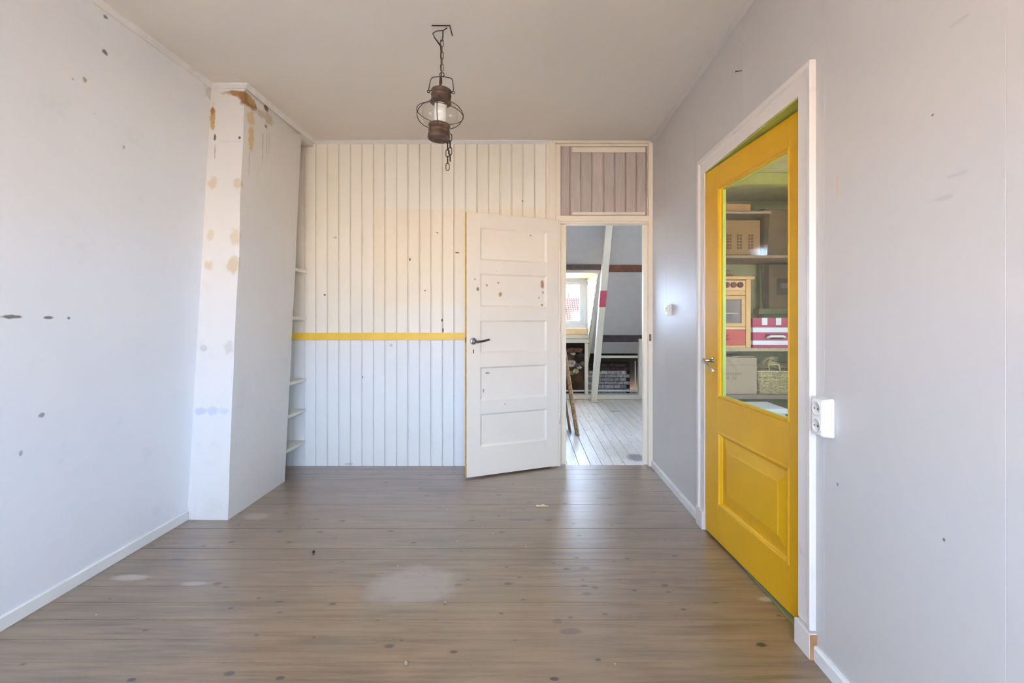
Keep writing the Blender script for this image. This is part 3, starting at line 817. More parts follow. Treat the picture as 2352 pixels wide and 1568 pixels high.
# body local: z=0 at bail loop, cap top -.052, base bottom -.33
lb(MB().tube([(.011 * math.cos(a), 0, .002 + .011 * math.sin(a)) for a in [-math.pi / 2 + 2 * math.pi * k / 14 for k in range(14)]], .0024, True, 8), 'bail_ring', M['iron'])
lb(MB().tube([(-.062, 0, -.082), (-.060, 0, -.060), (-.056, 0, -.030), (-.050, 0, -.018), (-.040, 0, -.013), (-.012, 0, -.009), (.012, 0, -.009), (.040, 0, -.013), (.050, 0, -.018), (.056, 0, -.030), (.060, 0, -.060), (.062, 0, -.082)], .0024), 'bail', M['iron'])
for sx in (-1, 1):
    lb(MB().tube([(sx * .062 + .0065 * math.cos(a), 0, -.088 + .0065 * math.sin(a)) for a in [2 * math.pi * k / 12 for k in range(12)]], .0022, True, 8).tube([(sx * .048, 0, -.083), (sx * .058, 0, -.084)], .0022), 'bail_eye', M['iron'])
lb(MB().tube([(-.006, 0, -.008), (-.006, 0, -.080)], .0065, seg=10), 'stem', M['copper'])
TB = Matrix.Translation((0, 0, -.257)) @ TL @ Matrix.Scale(.9, 4, (0, 0, 1))
capz = -.050
lb(MB().lathe([(0, capz + .006), (.020, capz + .005), (.044, capz + .001), (.0505, capz - .004), (.051, capz - .006), (.0475, capz - .010), (.0470, capz - .026), (.0495, capz - .029), (.0510, capz - .031), (.0480, capz - .034), (.0485, capz - .060),
               (.0530, capz - .068), (.0535, capz - .074), (.049, capz - .075), (0, capz - .075)], 40), 'copper_cap', M['copper'])
gc = -.190
gl = []
for k in range(19):
    a = math.radians(58 - 116 * k / 18); gl.append((.0885 * math.cos(a) ** 0.9, gc + .082 * math.sin(a)))
lb(MB().lathe(gl, 48), 'glass_globe', M['lampglass'])
lb(MB().lathe([(0, -.128), (.026, -.129), (.0305, -.134), (.0310, -.145), (.0295, -.147), (.0310, -.150), (.0310, -.235), (.028, -.240), (0, -.240)], 32), 'opal_shade', M['opal'])
bz = -.250
lb(MB().lathe([(0, bz + .004), (.046, bz + .004), (.0535, bz), (.0540, bz - .006), (.0510, bz - .010), (.0500, bz - .026), (.0520, bz - .029), (.0530, bz - .033), (.0505, bz - .036), (.0510, bz - .048), (.0545, bz - .056), (.0550, bz - .074), (.052, bz - .080), (.045, bz - .080), (.043, bz - .074), (0, bz - .073)], 40), 'copper_base', M['copper'])
lb(MB().tube([(.115 * math.cos(a), .115 * math.sin(a), gc + .006 - .07 * .115 * math.cos(a)) for a in [2 * math.pi * k / 40 for k in range(40)]], .0021, True, 8), 'guard_ring', M['iron'])
for k in range(4):
    a = math.radians(90 * k + 3)
    pr_ = [(.050, -.112), (.064, -.118), (.088, -.135), (.106, -.160), (.1155, -.186), (.112, -.212), (.098, -.238), (.078, -.256), (.062, -.264), (.053, -.268)]
    lb(MB().tube([(r_ * math.cos(a), r_ * math.sin(a), z_) for r_, z_ in pr_], .0021), 'guard_wire', M['iron'])
# spare chain hanging below the base
for (ox, oy, z0_, n_) in ((.020, .050, -.531, 5), (.033, .050, -.520, 4)):
    for k in range(n_):
        o = bpy.data.objects.new('chain_link', lme2[k % 2]); C.objects.link(o); o.parent = lan; o.location = (ox, oy, z0_ - .0345 * k)

# ------------------------------------------------------------------ switch, socket, nail
sw = empty('light_switch', (XR, 3.42, 1.266)); tag(sw, 'small square white light switch on the wall beside the far doorway', 'light switch')
box('switch_plate', -.014, .002, -.040, .040, -.041, .041, M['plastic'], sw, .004)
box('switch_body', -.030, -.013, -.028, .028, -.034, .034, M['plastic'], sw, .004)
box('rocker', -.034, -.029, -.010, .010, -.020, .020, M['plasticd'], sw, .002)
so = empty('wall_socket', (XR, 1.628, .872)); tag(so, 'white double wall socket mounted beside the yellow door casing', 'wall socket')
sb = MB().hexa([(.002, -.036, -.066), (-.040, -.031, -.061), (-.040, .031, -.061), (.002, .036, -.066), (.002, -.036, .066), (-.040, -.031, .061), (-.040, .031, .061), (.002, .036, .066)], .005).build('socket_box', M['plastic'], so)
for z in (-.029, .029):
    R_ = Matrix.Translation((-.0415, 0, z)) @ Matrix.Rotation(-math.pi / 2, 4, 'Y')
    o = MB().lathe([(.0245, 0), (.0245, .002), (.0215, .002), (.0195, -.0), (0, -.0)], 24, Matrix.Translation((-.0405, 0, z)) @ Matrix.Rotation(-math.pi / 2, 4, 'Y')).build('socket_well', M['plasticd'], so, True)
    for yy in (-.0095, .0095):
        MB().lathe([(0, 0), (.0026, 0), (.0026, .001), (0, .001)], 10, Matrix.Translation((-.0412, yy, z)) @ Matrix.Rotation(-math.pi / 2, 4, 'Y')).build('pin_hole', M['keyhole'], o)
nl = empty('wall_nail', RW(1705, 162)); tag(nl, 'bent iron nail sticking out high on the right wall', 'nail')
MB().tube([(.004, 0, 0), (-.030, 0, -.004)], .0018, seg=6).build('nail_shaft', M['iron'], nl)
MB().lathe([(0, 0), (.0045, 0), (.0045, .0015), (0, .0015)], 10, Matrix.Translation((-.030, 0, -.004)) @ Matrix.Rotation(-math.pi / 2, 4, 'Y')).build('nail_head', M['iron'], nl)

# litter on the floor
def litter(name, p, mbx, m, label, cat):
    o = mbx.build(name, m); o.location = (p.x, p.y, 0.0); tag(o, label, cat); return o
def onf(x, y): Y = CAMZ * F / (y - CY); return px(x, y, Y)
litter('wood_splinter', onf(1244, 1162), MB().hexa([(-.035, -.008, 0), (.045, -.004, 0), (.045, .003, 0), (-.035, .008, 0), (-.035, -.006, .008), (.045, -.002, .003), (.045, .001, .003), (-.035, .006, .008)]).hexa([(0, .0, 0), (.02, .004, 0), (.018, .02, 0), (.004, .018, 0), (0, .002, .012), (.018, .006, .010), (.016, .02, .006), (.004, .018, .006)]), simple('pale_splinter', lin(214, 196, 160), .6), 'pale wood splinter lying on the floor near the open door', 'splinter')
for i, (p_, l_) in enumerate(((onf(720, 1270), 'dark little screw plug lying on the floor left of the middle'), (onf(933, 1527), 'tiny metal screw lying on the floor nearest the viewer'), (onf(1022, 1387), 'tiny metal screw lying on the floor in the pale stain'))):
    mb = MB().lathe([(0, 0), (.0055, .001), (.007, .006), (.005, .010), (.0028, .011), (.0026, .020), (0, .022)], 10, Matrix.Rotation(math.radians(68), 4, 'X') @ Matrix.Translation((0, 0, -.008)))
    mn = min(v.co.z for v in mb.bm.verts)
    bmesh.ops.translate(mb.bm, verts=mb.bm.verts, vec=(0, 0, -mn))
    litter('screw', p_, mb, M['steel'] if i else M['iron'], l_, 'screw')

# ------------------------------------------------------------------ attic room behind the doorway
def R(z): return 8.055 - 1.084 * z
ZA = 2.70
af = box('floor_attic', -1.7, 3.0, 3.93, 8.0, -.12, -.024, M['dark']); struct(af, 'bleached wooden board floor of the attic beyond the doorway', 'floor')
x = -1.7 + 0.02; am = MB().box(.0016, .0944, 3.932, 7.99, -.024, 0, .0012).mesh('plank'); am.materials.append(M['afloor'])
while x < 2.95:
    o = bpy.data.objects.new('plank', am); C.objects.link(o); o.location = (x, 0, -.001 - random.random() * .0012); o.parent = af; x += .096
# sloped lining between the purlins, dormer cut out between X=-1.2 and .914
DX0, DX1 = -1.62, .914
DZ0, DZ1 = .83, 1.80
def slope_slab(mb, x0, x1, z0, z1, t=.03, off=0.0):
    mb.prism([(R(z0) + off, z0), (R(z1) + off, z1), (R(z1) + off + t, z1 + t * .9), (R(z0) + off + t, z0 + t * .9)], 'x', x0, x1)
mb = MB()
slope_slab(mb, -1.7, 3.0, DZ1 + .02, ZA + .05); slope_slab(mb, DX1 + .062, 3.0, .66, DZ1 + .03); slope_slab(mb, -1.7, DX0 - .02, .66, DZ1 + .03)
struct(mb.build('ceiling_attic', M['lining']), 'sloping pale grey roof lining of the attic', 'ceiling')
mb = MB(); slope_slab(mb, -1.8, 3.1, DZ1 + .1, ZA + .35, .1, .10); slope_slab(mb, DX1 + .06, 3.1, -.1, DZ1 + .11, .1, .10); slope_slab(mb, -1.8, DX0 - .06, -.1, DZ1 + .11, .1, .10); slope_slab(mb, DX0 - .07, DX1 + .07, -.1, .86, .1, .10)
struct(mb.build('roof', M['dark']), 'dark roof deck behind the attic lining', 'roof')
RX0, RX1, RY0, RY1, RZ = .5, 1.7, 4.17, 5.07, 3.55  # rooflight and shaft added out of view to brighten the attic
b = MB(); b.box(-1.8, RX0, 3.95, R(ZA) + .12, ZA, ZA + .1).box(RX1, 3.1, 3.95, R(ZA) + .12, ZA, ZA + .1).box(RX0, RX1, 3.95, RY0, ZA, ZA + .1).box(RX0, RX1, RY1, R(ZA) + .12, ZA, ZA + .1)
b.box(RX0 - .05, RX0, RY0 - .05, RY1 + .05, ZA, RZ).box(RX1, RX1 + .05, RY0 - .05, RY1 + .05, ZA, RZ).box(RX0, RX1, RY0 - .05, RY0, ZA, RZ).box(RX0, RX1, RY1, RY1 + .05, ZA, RZ)
struct(b.build('ceiling_loft', M['lining']), 'flat pale ceiling of the attic with an added rooflight shaft', 'ceiling')
w4 = empty('added_rooflight', (RX0, RY0, RZ)); struct(w4, 'unseen rooflight added at the top of the shaft to brighten the attic', 'window')
for nm, m, a in (('pane', M['glass'], (RX0 + .04, RX1 - .04, RY0 + .04, RY1 - .04, RZ - .035, RZ - .030)), ('frame', M['upvc'], (RX0, RX1, RY0, RY0 + .04, RZ - .05, RZ)), ('frame', M['upvc'], (RX0, RX1, RY1 - .04, RY1, RZ - .05, RZ)), ('frame', M['upvc'], (RX0, RX0 + .04, RY0 + .04, RY1 - .04, RZ - .05, RZ)), ('frame', M['upvc'], (RX1 - .04, RX1, RY0 + .04, RY1 - .04, RZ - .05, RZ))):
    o = box(nm, *a, m); o.parent = w4; o.matrix_parent_inverse = Matrix.Translation(-w4.location)
mb = MB().box(-1.8, -1.7, 3.995, 8.3, -.1, 2.9); struct(mb.build('wall_attic_left', M['wall']), 'white left end wall of the attic', 'wall')
mb = MB().box(3.0, 3.1, 3.995, 8.3, -.1, 2.9); struct(mb.build('wall_attic_right', M['wall']), 'white right end wall of the attic', 'wall')
struct(box('wall_attic_near', 1.1, 3.05, 3.92, 3.99, -.1, ZA + .02, M['wall']), 'white attic wall beside the doorway, seen from behind', 'wall')
struct(box('wall_attic_partition', .20, .30, 3.992, 5.30, 0, ZA, M['wall']), 'short white partition wall left of the attic doorway', 'wall')
# purlins
def purlin(z0, z1, x0, x1, m, label, out=.05):
    mb = MB(); zc = (z0 + z1) / 2
    mb.prism([(R(zc) - out, z0), (R(zc) - out, z1), (R(z1) + .03, z1), (R(z0) + .03, z0)], 'x', x0, x1)
    tag(mb.build('roof_purlin', m), label, 'beam', 'attic purlins'); return mb
purlin(PZ(785, 7.03), PZ(768, 7.03), 1.02, 3.0, M['blackwood'], 'low black purlin across the attic slope right of the post', .05)
purlin(PZ(623, 6.02), PZ(608, 6.02), 1.03, 3.0, M['redwood'], 'upper reddish brown purlin right of the leaning attic post', .05)
purlin(PZ(619, 6.02), PZ(608, 6.02), -1.7, 1.0, M['brownwood'], 'upper grey brown purlin above the dormer window', .05)
# dormer
dh = MB().prism([(R(1.79) - .06, 1.775), (R(1.79) - .06, PZ(619, 6.02)), (R(1.79) + .06, PZ(619, 6.02)), (R(1.79) + .06, 1.775)], 'x', DX0 - .03, DX1 + .07).build('trim_7', M['clap'])
struct(dh, 'pale header board over the dormer opening', 'trim board')
struct(MB().box(DX0 - .03, DX1 + .03, R(1.79) - .03, 7.30, 1.795, 1.84).build('ceiling_dormer', simple('pale_yellow_paint', lin(216, 204, 150), .5)), 'pale yellow dormer ceiling above the attic window', 'ceiling')
ck = MB().prism([(R(.85) + .065, .85), (7.30, .85), (7.30, 1.83), (R(1.83) + .065, 1.83)], 'x', DX1 + .012, DX1 + .06).build('wall_dormer', M['clap'])
struct(ck, 'white clapboard cheek beside the attic dormer window', 'wall')
z = .86
while z < 1.79:
    z1 = min(z + .091, 1.80)
    bm_ = bmesh.new()
    ya, yb = R(z) + .0, R(z1) + .0
    pts = [(DX1 - .004, ya, z), (DX1 - .004, 7.225, z), (DX1 + .014, 7.225, z), (DX1 + .014, ya, z), (DX1 + .004, yb, z1 - .003), (DX1 + .004, 7.225, z1 - .003), (DX1 + .014, 7.225, z1 - .003), (DX1 + .014, yb, z1 - .003)]
    MB().hexa(pts).build('clapboard', M['clap'], ck); z += .091
ckl = MB().prism([(R(.85), .85), (7.30, .85), (7.30, 1.83), (R(1.83), 1.83)], 'x', DX0 - .06, DX0).build('wall_dormer_left', M['clap'])
struct(ckl, 'white left cheek of the attic dormer, hidden from the doorway', 'wall')
# dormer window
M['upvc'] = simple('dormer_frame_white', lin(204, 209, 219), 0.35, 0.4, var=0.01)
w2 = empty('window_2', (0, 7.2, 1.05)); struct(w2, 'white framed dormer window in the attic looking onto a tiled roof', 'window')
def w2p(name, m, *a, bev=.003):
    o = box(name, *a, m, bev=bev); o.parent = w2; o.matrix_parent_inverse = Matrix.Translation(-w2.location); return o
WZa, WZb = 1.052, 1.795
fw = .055
w2p('frame', M['upvc'], DX0, DX1, 7.20, 7.27, WZa, WZa + fw); w2p('frame', M['upvc'], DX0, DX1, 7.20, 7.27, WZb - fw * .6, WZb)
for x in (DX0, -.16, DX1 - fw): w2p('frame', M['upvc'], x, x + fw, 7.2005, 7.2695, WZa + fw, WZb - fw * .6, bev=0)
for (x0, x1) in ((DX0 + fw, -.16), (-.16 + fw, DX1 - fw)):
    z0, z1 = WZa + fw, WZb - fw * .6; q_ = .055
    s_ = w2p('sash', M['upvc'], x0, x1, 7.212, 7.258, z0, z0 + q_)
    w2p('sash', M['upvc'], x0, x1, 7.212, 7.258, z1 - q_, z1); w2p('sash', M['upvc'], x0, x0 + q_, 7.2125, 7.2575, z0 + q_, z1 - q_, bev=0); w2p('sash', M['upvc'], x1 - q_, x1, 7.2125, 7.2575, z0 + q_, z1 - q_, bev=0)
    w2p('pane', M['glass'], x0 + q_, x1 - q_, 7.232, 7.238, z0 + q_, z1 - q_, bev=0)
w2p('sill', M['rawwood'], DX0, DX1, 7.14, 7.30, .955, 1.050)
struct(MB().box(DX0 - .02, DX1 + .01, 7.10, 7.30, .895, .952, .003).box(DX0 - .02, DX1 + .02, 7.08, 7.30, .833, .890, .004).build('trim_8', M['postp']), 'flaking white boards under the dormer sill', 'trim board')
# rafter beside the dormer and the leaning truss post
rf = MB().hexa([(DX1 + .018, R(.50) - .03, .50), (DX1 + .058, R(.50) - .03, .50), (DX1 + .058, R(.50) + .06, .52), (DX1 + .018, R(.50) + .06, .52),
                (DX1 + .018, R(1.77) - .03, 1.77), (DX1 + .058, R(1.77) - .03, 1.77), (DX1 + .058, R(1.77) + .06, 1.79), (DX1 + .018, R(1.77) + .06, 1.79)]).build('dormer_rafter', M['postp'])
tag(rf, 'slim white rafter edging the dormer opening', 'rafter')
tp = empty('truss_post', (.973, 6.86, 0)); tag(tp, 'tall cream painted truss post leaning inward with a red band', 'post')
def leg(z0, z1, hw, d0, d1_, mat, name):
    f = lambda z: 6.86 - .617 * z
    X_ = lambda z: .973 - .0118 * z
    o = MB().hexa([(X_(z0) - hw, f(z0) - d0, z0), (X_(z0) + hw, f(z0) - d0, z0), (X_(z0) + hw, f(z0) + d1_, z0), (X_(z0) - hw, f(z0) + d1_, z0),
                   (X_(z1) - hw, f(z1) - d0, z1), (X_(z1) + hw, f(z1) - d0, z1), (X_(z1) + hw, f(z1) + d1_, z1), (X_(z1) - hw, f(z1) + d1_, z1)], .004).build(name, mat, tp)
    o.matrix_parent_inverse = Matrix.Translation(-tp.location); return o
leg(0, 2.42, .040, 0, .11, M['postp'], 'shaft')
zb0, zb1 = 1.21 - (706 - 729) * 6.2 / F, 1.21 - (669 - 729) * 6.1 / F
tag(leg(zb0, zb1, .0425, .003, .05, M['pinkband'], 'painted_band'), 'faded red band')
o = leg(0, .03, .055, .02, .16, M['postp'], 'foot')
# knee-wall frame
def frame_post(name, x0, x1, z1, lab, y0=7.08, y1=7.16):
    tag(MB().box(x0, x1, y0, y1, .072, z1, .003).build(name, M['postp']), lab, 'post', 'knee wall posts')
frame_post('knee_wall_post', PX(1343.5, 7.1), PX(1351, 7.1), .83, 'slim white knee wall post under the dormer corner')
frame_post('knee_wall_post', PX(1467, 7.0), PX(1476, 7.0), PZ(778, 7.0), 'pale knee wall post beside the right door jamb', 6.98, 7.06)
tag(MB().box(DX0, 2.9, 7.06, 7.20, 0, .072, .006).build('sill_beam', M['postp']), 'worn cream beam lying on the attic floor along the eaves', 'beam')
tag(MB().box(PX(1374, 7.1), PX(1467, 7.1), 7.09, 7.15, PZ(822, 7.1), PZ(816.5, 7.1), .003).build('knee_wall_rail', M['postp']), 'thin cream rail above the sooty brick patch', 'rail')
tag(MB().box(-.2, 1.75, 7.24, 7.265, PZ(899, 7.25), PZ(895.5, 7.25), .003).build('conduit_rail', M['upvc']), 'thin pale pipe running low along the eaves', 'pipe')
tag(MB().tube([(PX(1459, 7.3), 7.3, .0), (PX(1459, 7.3), 7.3, .55)], .008, seg=8).build('thin_pipe', M['upvc'], None, True), 'thin upright grey pipe right of the brick patch', 'pipe')
# brick patch
bw = MB().box(PX(1352, 7.55), PX(1446, 7.55), 7.53, 7.60, -.02, .50).build('wall_eaves', simple('sooty_mortar', lin(52, 48, 46), .9, .1, var=.2))
struct(bw, 'low sooty brick wall patch under the attic eaves', 'brick wall')
def brick_mat():
    N = NT('sooty_brick')
    c = N.mix(N.rnd(), lin(150, 142, 140), lin(196, 188, 184)); z_ = N.xyz(N.pos())[2]
    c = N.mix(N.ramp(N.noise(28, 5, .7), .42, .7, 0, .8), c, lin(66, 60, 58))
    N.bump(N.noise(60, 4), .5, .004); return N.out(c, .85, .2)
bm_b = brick_mat(); bm_s = simple('blackened_brick', lin(72, 56, 52), .85, .2, var=.4, scale=25)
bl = {}
for L_ in (.098, .198):
    me = MB().box(0.003, L_ - .003, 0, .05, 0.003, .052, .003).mesh('brick'); me.materials.append(bm_b); bl[L_] = me
    me = MB().box(0.003, L_ - .003, 0, .05, 0.003, .052, .003).mesh('brick'); me.materials.append(bm_s); bl[-L_] = me
xa, xb = PX(1352, 7.52), PX(1446, 7.52)
for r_ in range(9):
    x = xa - (.05 if r_ % 2 else 0)
    while x < xb - .06:
        L_ = random.choice((.098, .198, .198)); 
        if x + L_ > xb + .01: L_ = .098
        if x + L_ > xb + .03: break
        o = bpy.data.objects.new('brick', bl[L_ if r_ < 7 else -L_]); C.objects.link(o); o.location = (x, 7.50 + random.uniform(-.006, .006), -.01 + r_ * .0555); o.parent = bw
        x += L_
# cavity below the dormer: stained board with torn insulation
cv = MB().box(DX0, PX(1351, 7.45), 7.45, 7.50, 0, .83).build('wall_cavity', simple('stained_cavity', lin(78, 58, 44), .9, .1, var=.5, scale=6))
struct(cv, 'dark stained backing under the dormer sill', 'wall')
ti = empty('torn_insulation', (.75, 7.4, .3)); tag(ti, 'torn brown and grey insulation wads hanging under the dormer sill', 'insulation')
for (a, b_, r_, col) in ((1312, 800, .10, (120, 84, 62)), (1330, 797, .10, (134, 98, 74)), (1316, 812, .035, (206, 196, 184)), (1308, 820, .07, (100, 84, 72)), (1312, 834, .075, (176, 166, 150)), (1325, 838, .05, (120, 112, 104)), (1330, 843, .04, (190, 178, 164)), (1322, 852, .045, (196, 184, 150)), (1312, 856, .04, (160, 148, 112)), (1335, 815, .06, (70, 64, 62)), (1340, 835, .05, (110, 104, 98))):
    c_ = px(a, b_, 7.40); bmi = bmesh.new(); bmesh.ops.create_icosphere(bmi, subdivisions=3, radius=1)
    for v in bmi.verts:
        n_ = noise.noise(v.co * 2.1 + Vector((a, b_, 0))) * .45 + noise.noise(v.co * 5 + Vector((b_, a, 3))) * .2
        v.co = v.co * (1 + n_); v.co = Vector((v.co.x * r_, v.co.y * min(.05, r_), v.co.z * r_ * .75)) + c_
    mm = simple('insulation_%d_%d' % (a, b_), lin(*col), .95, .05, var=.4, scale=22)
    o = MB().add(bmi).build('wad', mm, ti, False); o.matrix_parent_inverse = Matrix.Translation(-ti.location)
# leaning boards
def lean(name, bx, by, tk, wy, L_, label):
    o = empty(name, (bx, by, 0)); tag(o, label, 'plank', 'planks leaning in the attic')
    a = math.atan(.158); M_ = Matrix.Rotation(-a, 4, 'Y')
    p_ = MB().box(-tk, 0, 0, wy, 0, L_, .003, M_)
    mn = min(v.co.z for v in p_.bm.verts); bmesh.ops.translate(p_.bm, verts=p_.bm.verts, vec=(0, 0, -mn))
    p_.build('board', M['plank'], o)
    e_ = MB().box(-tk * .22, .0006, -.0012, .01, 0, L_, 0, M_); bmesh.ops.translate(e_.bm, verts=e_.bm.verts, vec=(0, 0, -mn)); e_.build('worn_edge', M['plankedge'], o)
lean('leaning_plank', .545, 4.90, .034, .16, 1.20, 'weathered brown plank leaning just inside the attic doorway')
lean('leaning_plank', .475, 5.05, .022, .14, .90, 'thinner second plank leaning behind the weathered plank')

# neighbouring roof outside the dormer
nr = empty('neighbour_roof', (9, 45, -5.6)); tag(nr, 'sunlit red pantile roof of the house outside the dormer', 'roof')
verts, faces = [], []
nx, rows, tw = 64 * 6, 22, .22
x_ = [2.0 + tw * i / 6 for i in range(nx + 1)]
for r_ in range(rows):
    for e_ in (0, 1):
        t = (r_ + e_) / rows; Yr, Zr = 42.0 + 6.0 * t, -1.0 + 4.09 * t
        up = .06 if e_ == 0 else 0.01
        for i, xx in enumerate(x_): verts.append((xx, Yr - up * .6, Zr + up * .8 + .035 * math.sin(2 * math.pi * i / 6)))
n1 = nx + 1
for r_ in range(rows * 2 - 1):
    for i in range(nx): a = r_ * n1 + i; faces.append((a, a + 1, a + n1 + 1, a + n1))
me = bpy.data.meshes.new('pantiles'); me.from_pydata(verts, [], faces); me.update()
N = NT('pantile_red'); c = N.mix(N.ramp(N.noise(6, 4), .3, .7), lin(56, 35, 32), lin(68, 42, 38)); N.out(c, .8, .1)
o = link('pantiles', me, N.m, nr); o.matrix_parent_inverse = Matrix.Translation(-nr.location); o['kind'] = 'stuff'
for nm, a in (('ridge', ((1.9, 16.2, 47.9, 48.2, 3.05, 3.2))), ('house_wall', (2.2, 15.9, 42.4, 48.0, -5.6, -1.1)), ('roof_dormer', (4.3, 6.6, 43.4, 45.6, .2, 1.75)), ('vent_pipe', (4.15, 4.28, 48.0, 48.1, 3.1, 3.75))):
    o = box(nm, *a, simple(nm + '_mat', lin(*{'ridge': (70, 42, 38), 'house_wall': (110, 80, 66), 'roof_dormer': (150, 150, 148), 'vent_pipe': (40, 38, 36)}[nm]), .7), nr, .01); o.matrix_parent_inverse = Matrix.Translation(-nr.location)
N = NT('street_ground'); c = N.mix(N.ramp(N.noise(.4, 4), .3, .7), lin(168, 150, 132), lin(182, 164, 146)); N.out(c, .9, .1)
gr = box('ground', -60, 60, -60, 60, -5.7, -5.6, N.m); struct(gr, 'sunlit brick paved street and yards far below the windows', 'ground')

oh = empty('opposite_house', (0, -18, -5.6)); tag(oh, 'sunlit brick row house with a red tiled roof across the street', 'house')
def ohp(name, mbx, m):
    o = mbx.build(name, m); o.parent = oh; o.matrix_parent_inverse = Matrix.Translation(-oh.location)
ohp('house_wall', MB().box(-26, 26, -22, -16, -5.6, -1.6), simple('far_brick', lin(190, 170, 152), .8, .2, var=.1, scale=2))
ohp('house_roof', MB().prism([(-15.6, -1.7), (-19, 1.9), (-22.4, -1.7)], 'x', -26.3, 26.3), simple('far_roof_tile', lin(196, 177, 160), .8, .2, var=.12, scale=3))

# ------------------------------------------------------------------ pantry behind the yellow door
PY = 3.20; k_ = PY / F
pfl = box('floor_pantry', 1.116, 2.16, 1.3, 3.62, -.12, 0, M['rawwood']); struct(pfl, 'bare wooden floor of the pantry behind the yellow door', 'floor')
struct(box('ceiling_pantry', 1.10, 2.26, 1.2, 3.72, 2.085, 2.18, M['pgreen']), 'pale green pantry ceiling seen through the door glass', 'ceiling')
struct(box('wall_pantry_back', 1.10, 2.26, 3.60, 3.70, -.1, 2.10, M['pgreen']), 'pale green pantry wall behind the shelves', 'wall')
struct(box('wall_pantry_near', 1.10, 2.26, 1.2, 1.3, -.1, 2.10, M['pgreen']), 'pale green pantry wall on the near side', 'wall')
b = MB(); b.box(2.15, 2.25, 1.2, 1.75, -.1, 2.1).box(2.15, 2.25, 2.45, 3.7, -.1, 2.1).box(2.15, 2.25, 1.75, 2.45, -.1, .90).box(2.15, 2.25, 1.75, 2.45, 1.8, 2.1)
struct(b.build('wall_pantry_right', M['pgreen']), 'pale green pantry side wall with an added window opening', 'wall')
w3 = empty('added_pantry_window', (2.2, 2.1, .7)); struct(w3, 'plain unseen window added to light the pantry from the side', 'window')  # opening added out of view so skylight reaches the pantry shelves
for nm, m, a in (('frame', M['upvc'], (2.18, 2.23, 1.75, 2.45, .90, .95)), ('frame', M['upvc'], (2.18, 2.23, 1.75, 2.45, 1.75, 1.8)), ('frame', M['upvc'], (2.18, 2.23, 1.75, 1.8, .95, 1.75)), ('frame', M['upvc'], (2.18, 2.23, 2.40, 2.45, .95, 1.75)), ('pane', M['glass'], (2.203, 2.207, 1.8, 2.40, .95, 1.75))):
    o = box(nm, *a, m); o.parent = w3; o.matrix_parent_inverse = Matrix.Translation(-w3.location)
tag(box('ceiling_beam', 1.118, 2.148, 2.88, 2.94, 2.012, 2.083, M['beamgreen'], bev=.002), 'lime green beam under the pantry ceiling', 'beam')
M['particle'] = simple('particle_board', lin(186, 168, 132), .7, .2, var=.2, scale=80)
M['greyshelf'] = simple('grey_brown_shelf', lin(150, 132, 112), .6, .3, var=.1)
for (zt, th, m, lab) in ((PZ(586, PY), .018, 'greyshelf', 'upper pantry shelf carrying the clear storage box'), (PZ(799, PY), .022, 'particle', 'middle pantry shelf carrying toy stove and striped box'), (PZ(906, PY), .030, 'greyshelf', 'lower pantry shelf carrying cardboard box and wicker basket')):
    tag(box('pantry_shelf', 1.118, 2.148, PY, 3.598, zt - th, zt, M[m], bev=.001), lab, 'shelf', 'pantry shelves')
tag(box('shelf_upright', PX(1743, 3.56), PX(1749, 3.56), 3.545, 3.598, PZ(799, PY) + .002, PZ(586, PY) - .02, M['dgreen'], bev=.002), 'dull green upright on the pantry wall behind the striped box', 'upright')
tag(box('wall_ledge', PX(1737, 3.5), 2.146, 3.46, 3.543, 1.235, 1.275, M['dgreen'], bev=.002), 'dull green ledge on the pantry wall above the striped box', 'ledge')
br_ = MB().hexa([(1.74, 3.50, 1.74), (1.74, 3.59, 1.74), (1.74, 3.59, 1.80), (1.74, 3.50, 1.80), (2.14, 3.50, 1.93), (2.14, 3.59, 1.93), (2.14, 3.59, 1.99), (2.14, 3.50, 1.99)]).build('diagonal_brace', M['dgreen'])
tag(br_, 'slanting dull green brace at the back of the upper pantry shelf', 'brace')
ZS1, ZS2, ZS3 = PZ(586, PY), PZ(799, PY), PZ(906, PY)

# toy stove
ts = empty('toy_stove', (1.35, PY + .02, ZS2)); tag(ts, 'wooden toy stove with round knobs and a red drawer', 'toy stove')
wd = simple('toy_pine', lin(222, 178, 112), .5, .4, var=.06); wl_ = simple('toy_pine_light', lin(234, 196, 138), .5, .4, var=.05)
ov = simple('oven_window_grey', lin(112, 100, 92), .3, .5, var=.1); rd = simple('toy_red', lin(196, 78, 66), .5, .4, var=.06); kn = simple('knob_maroon', lin(112, 56, 44), .5, .4)
def tz(y): return PZ(y, PY) - ZS2
def tx(x): return PX(x, PY) - 1.35
xr = tx(1728); xl = -xr
H_ = tz(641)
box('side_panel', xr - .034, xr, 0, .28, 0, H_, wd, ts, .002); box('side_panel', xl, xl + .034, 0, .28, 0, H_, wd, ts, .002)
box('back_panel', xl + .03, xr - .03, .262, .278, 0.01, H_ - .01, wd, ts)
box('top_board', xl - .02, tx(1735), -.012, .285, H_, tz(634), wd, ts, .002)
kp = box('knob_panel', xl + .034, xr - .034, .004, .02, tz(667), H_ - .006, wl_, ts, .002)
for q in range(4):
    MB().lathe([(0, 0), (.019, 0), (.019, .010), (.016, .014), (0, .014)], 20, Matrix.Translation((tx(1657 + 15.4 * q), .003, tz(653.5))) @ Matrix.Rotation(math.pi / 2, 4, 'X')).build('knob', kn, kp, False)
box('cross_rail', xl + .034, xr - .034, .006, .03, tz(677), tz(667.5), wd, ts, .001)
dr = empty('oven_door', (0, 0, 0)); dr.parent = ts
z0, z1, x1 = tz(750), tz(678.5), xr - .036
x0 = -x1
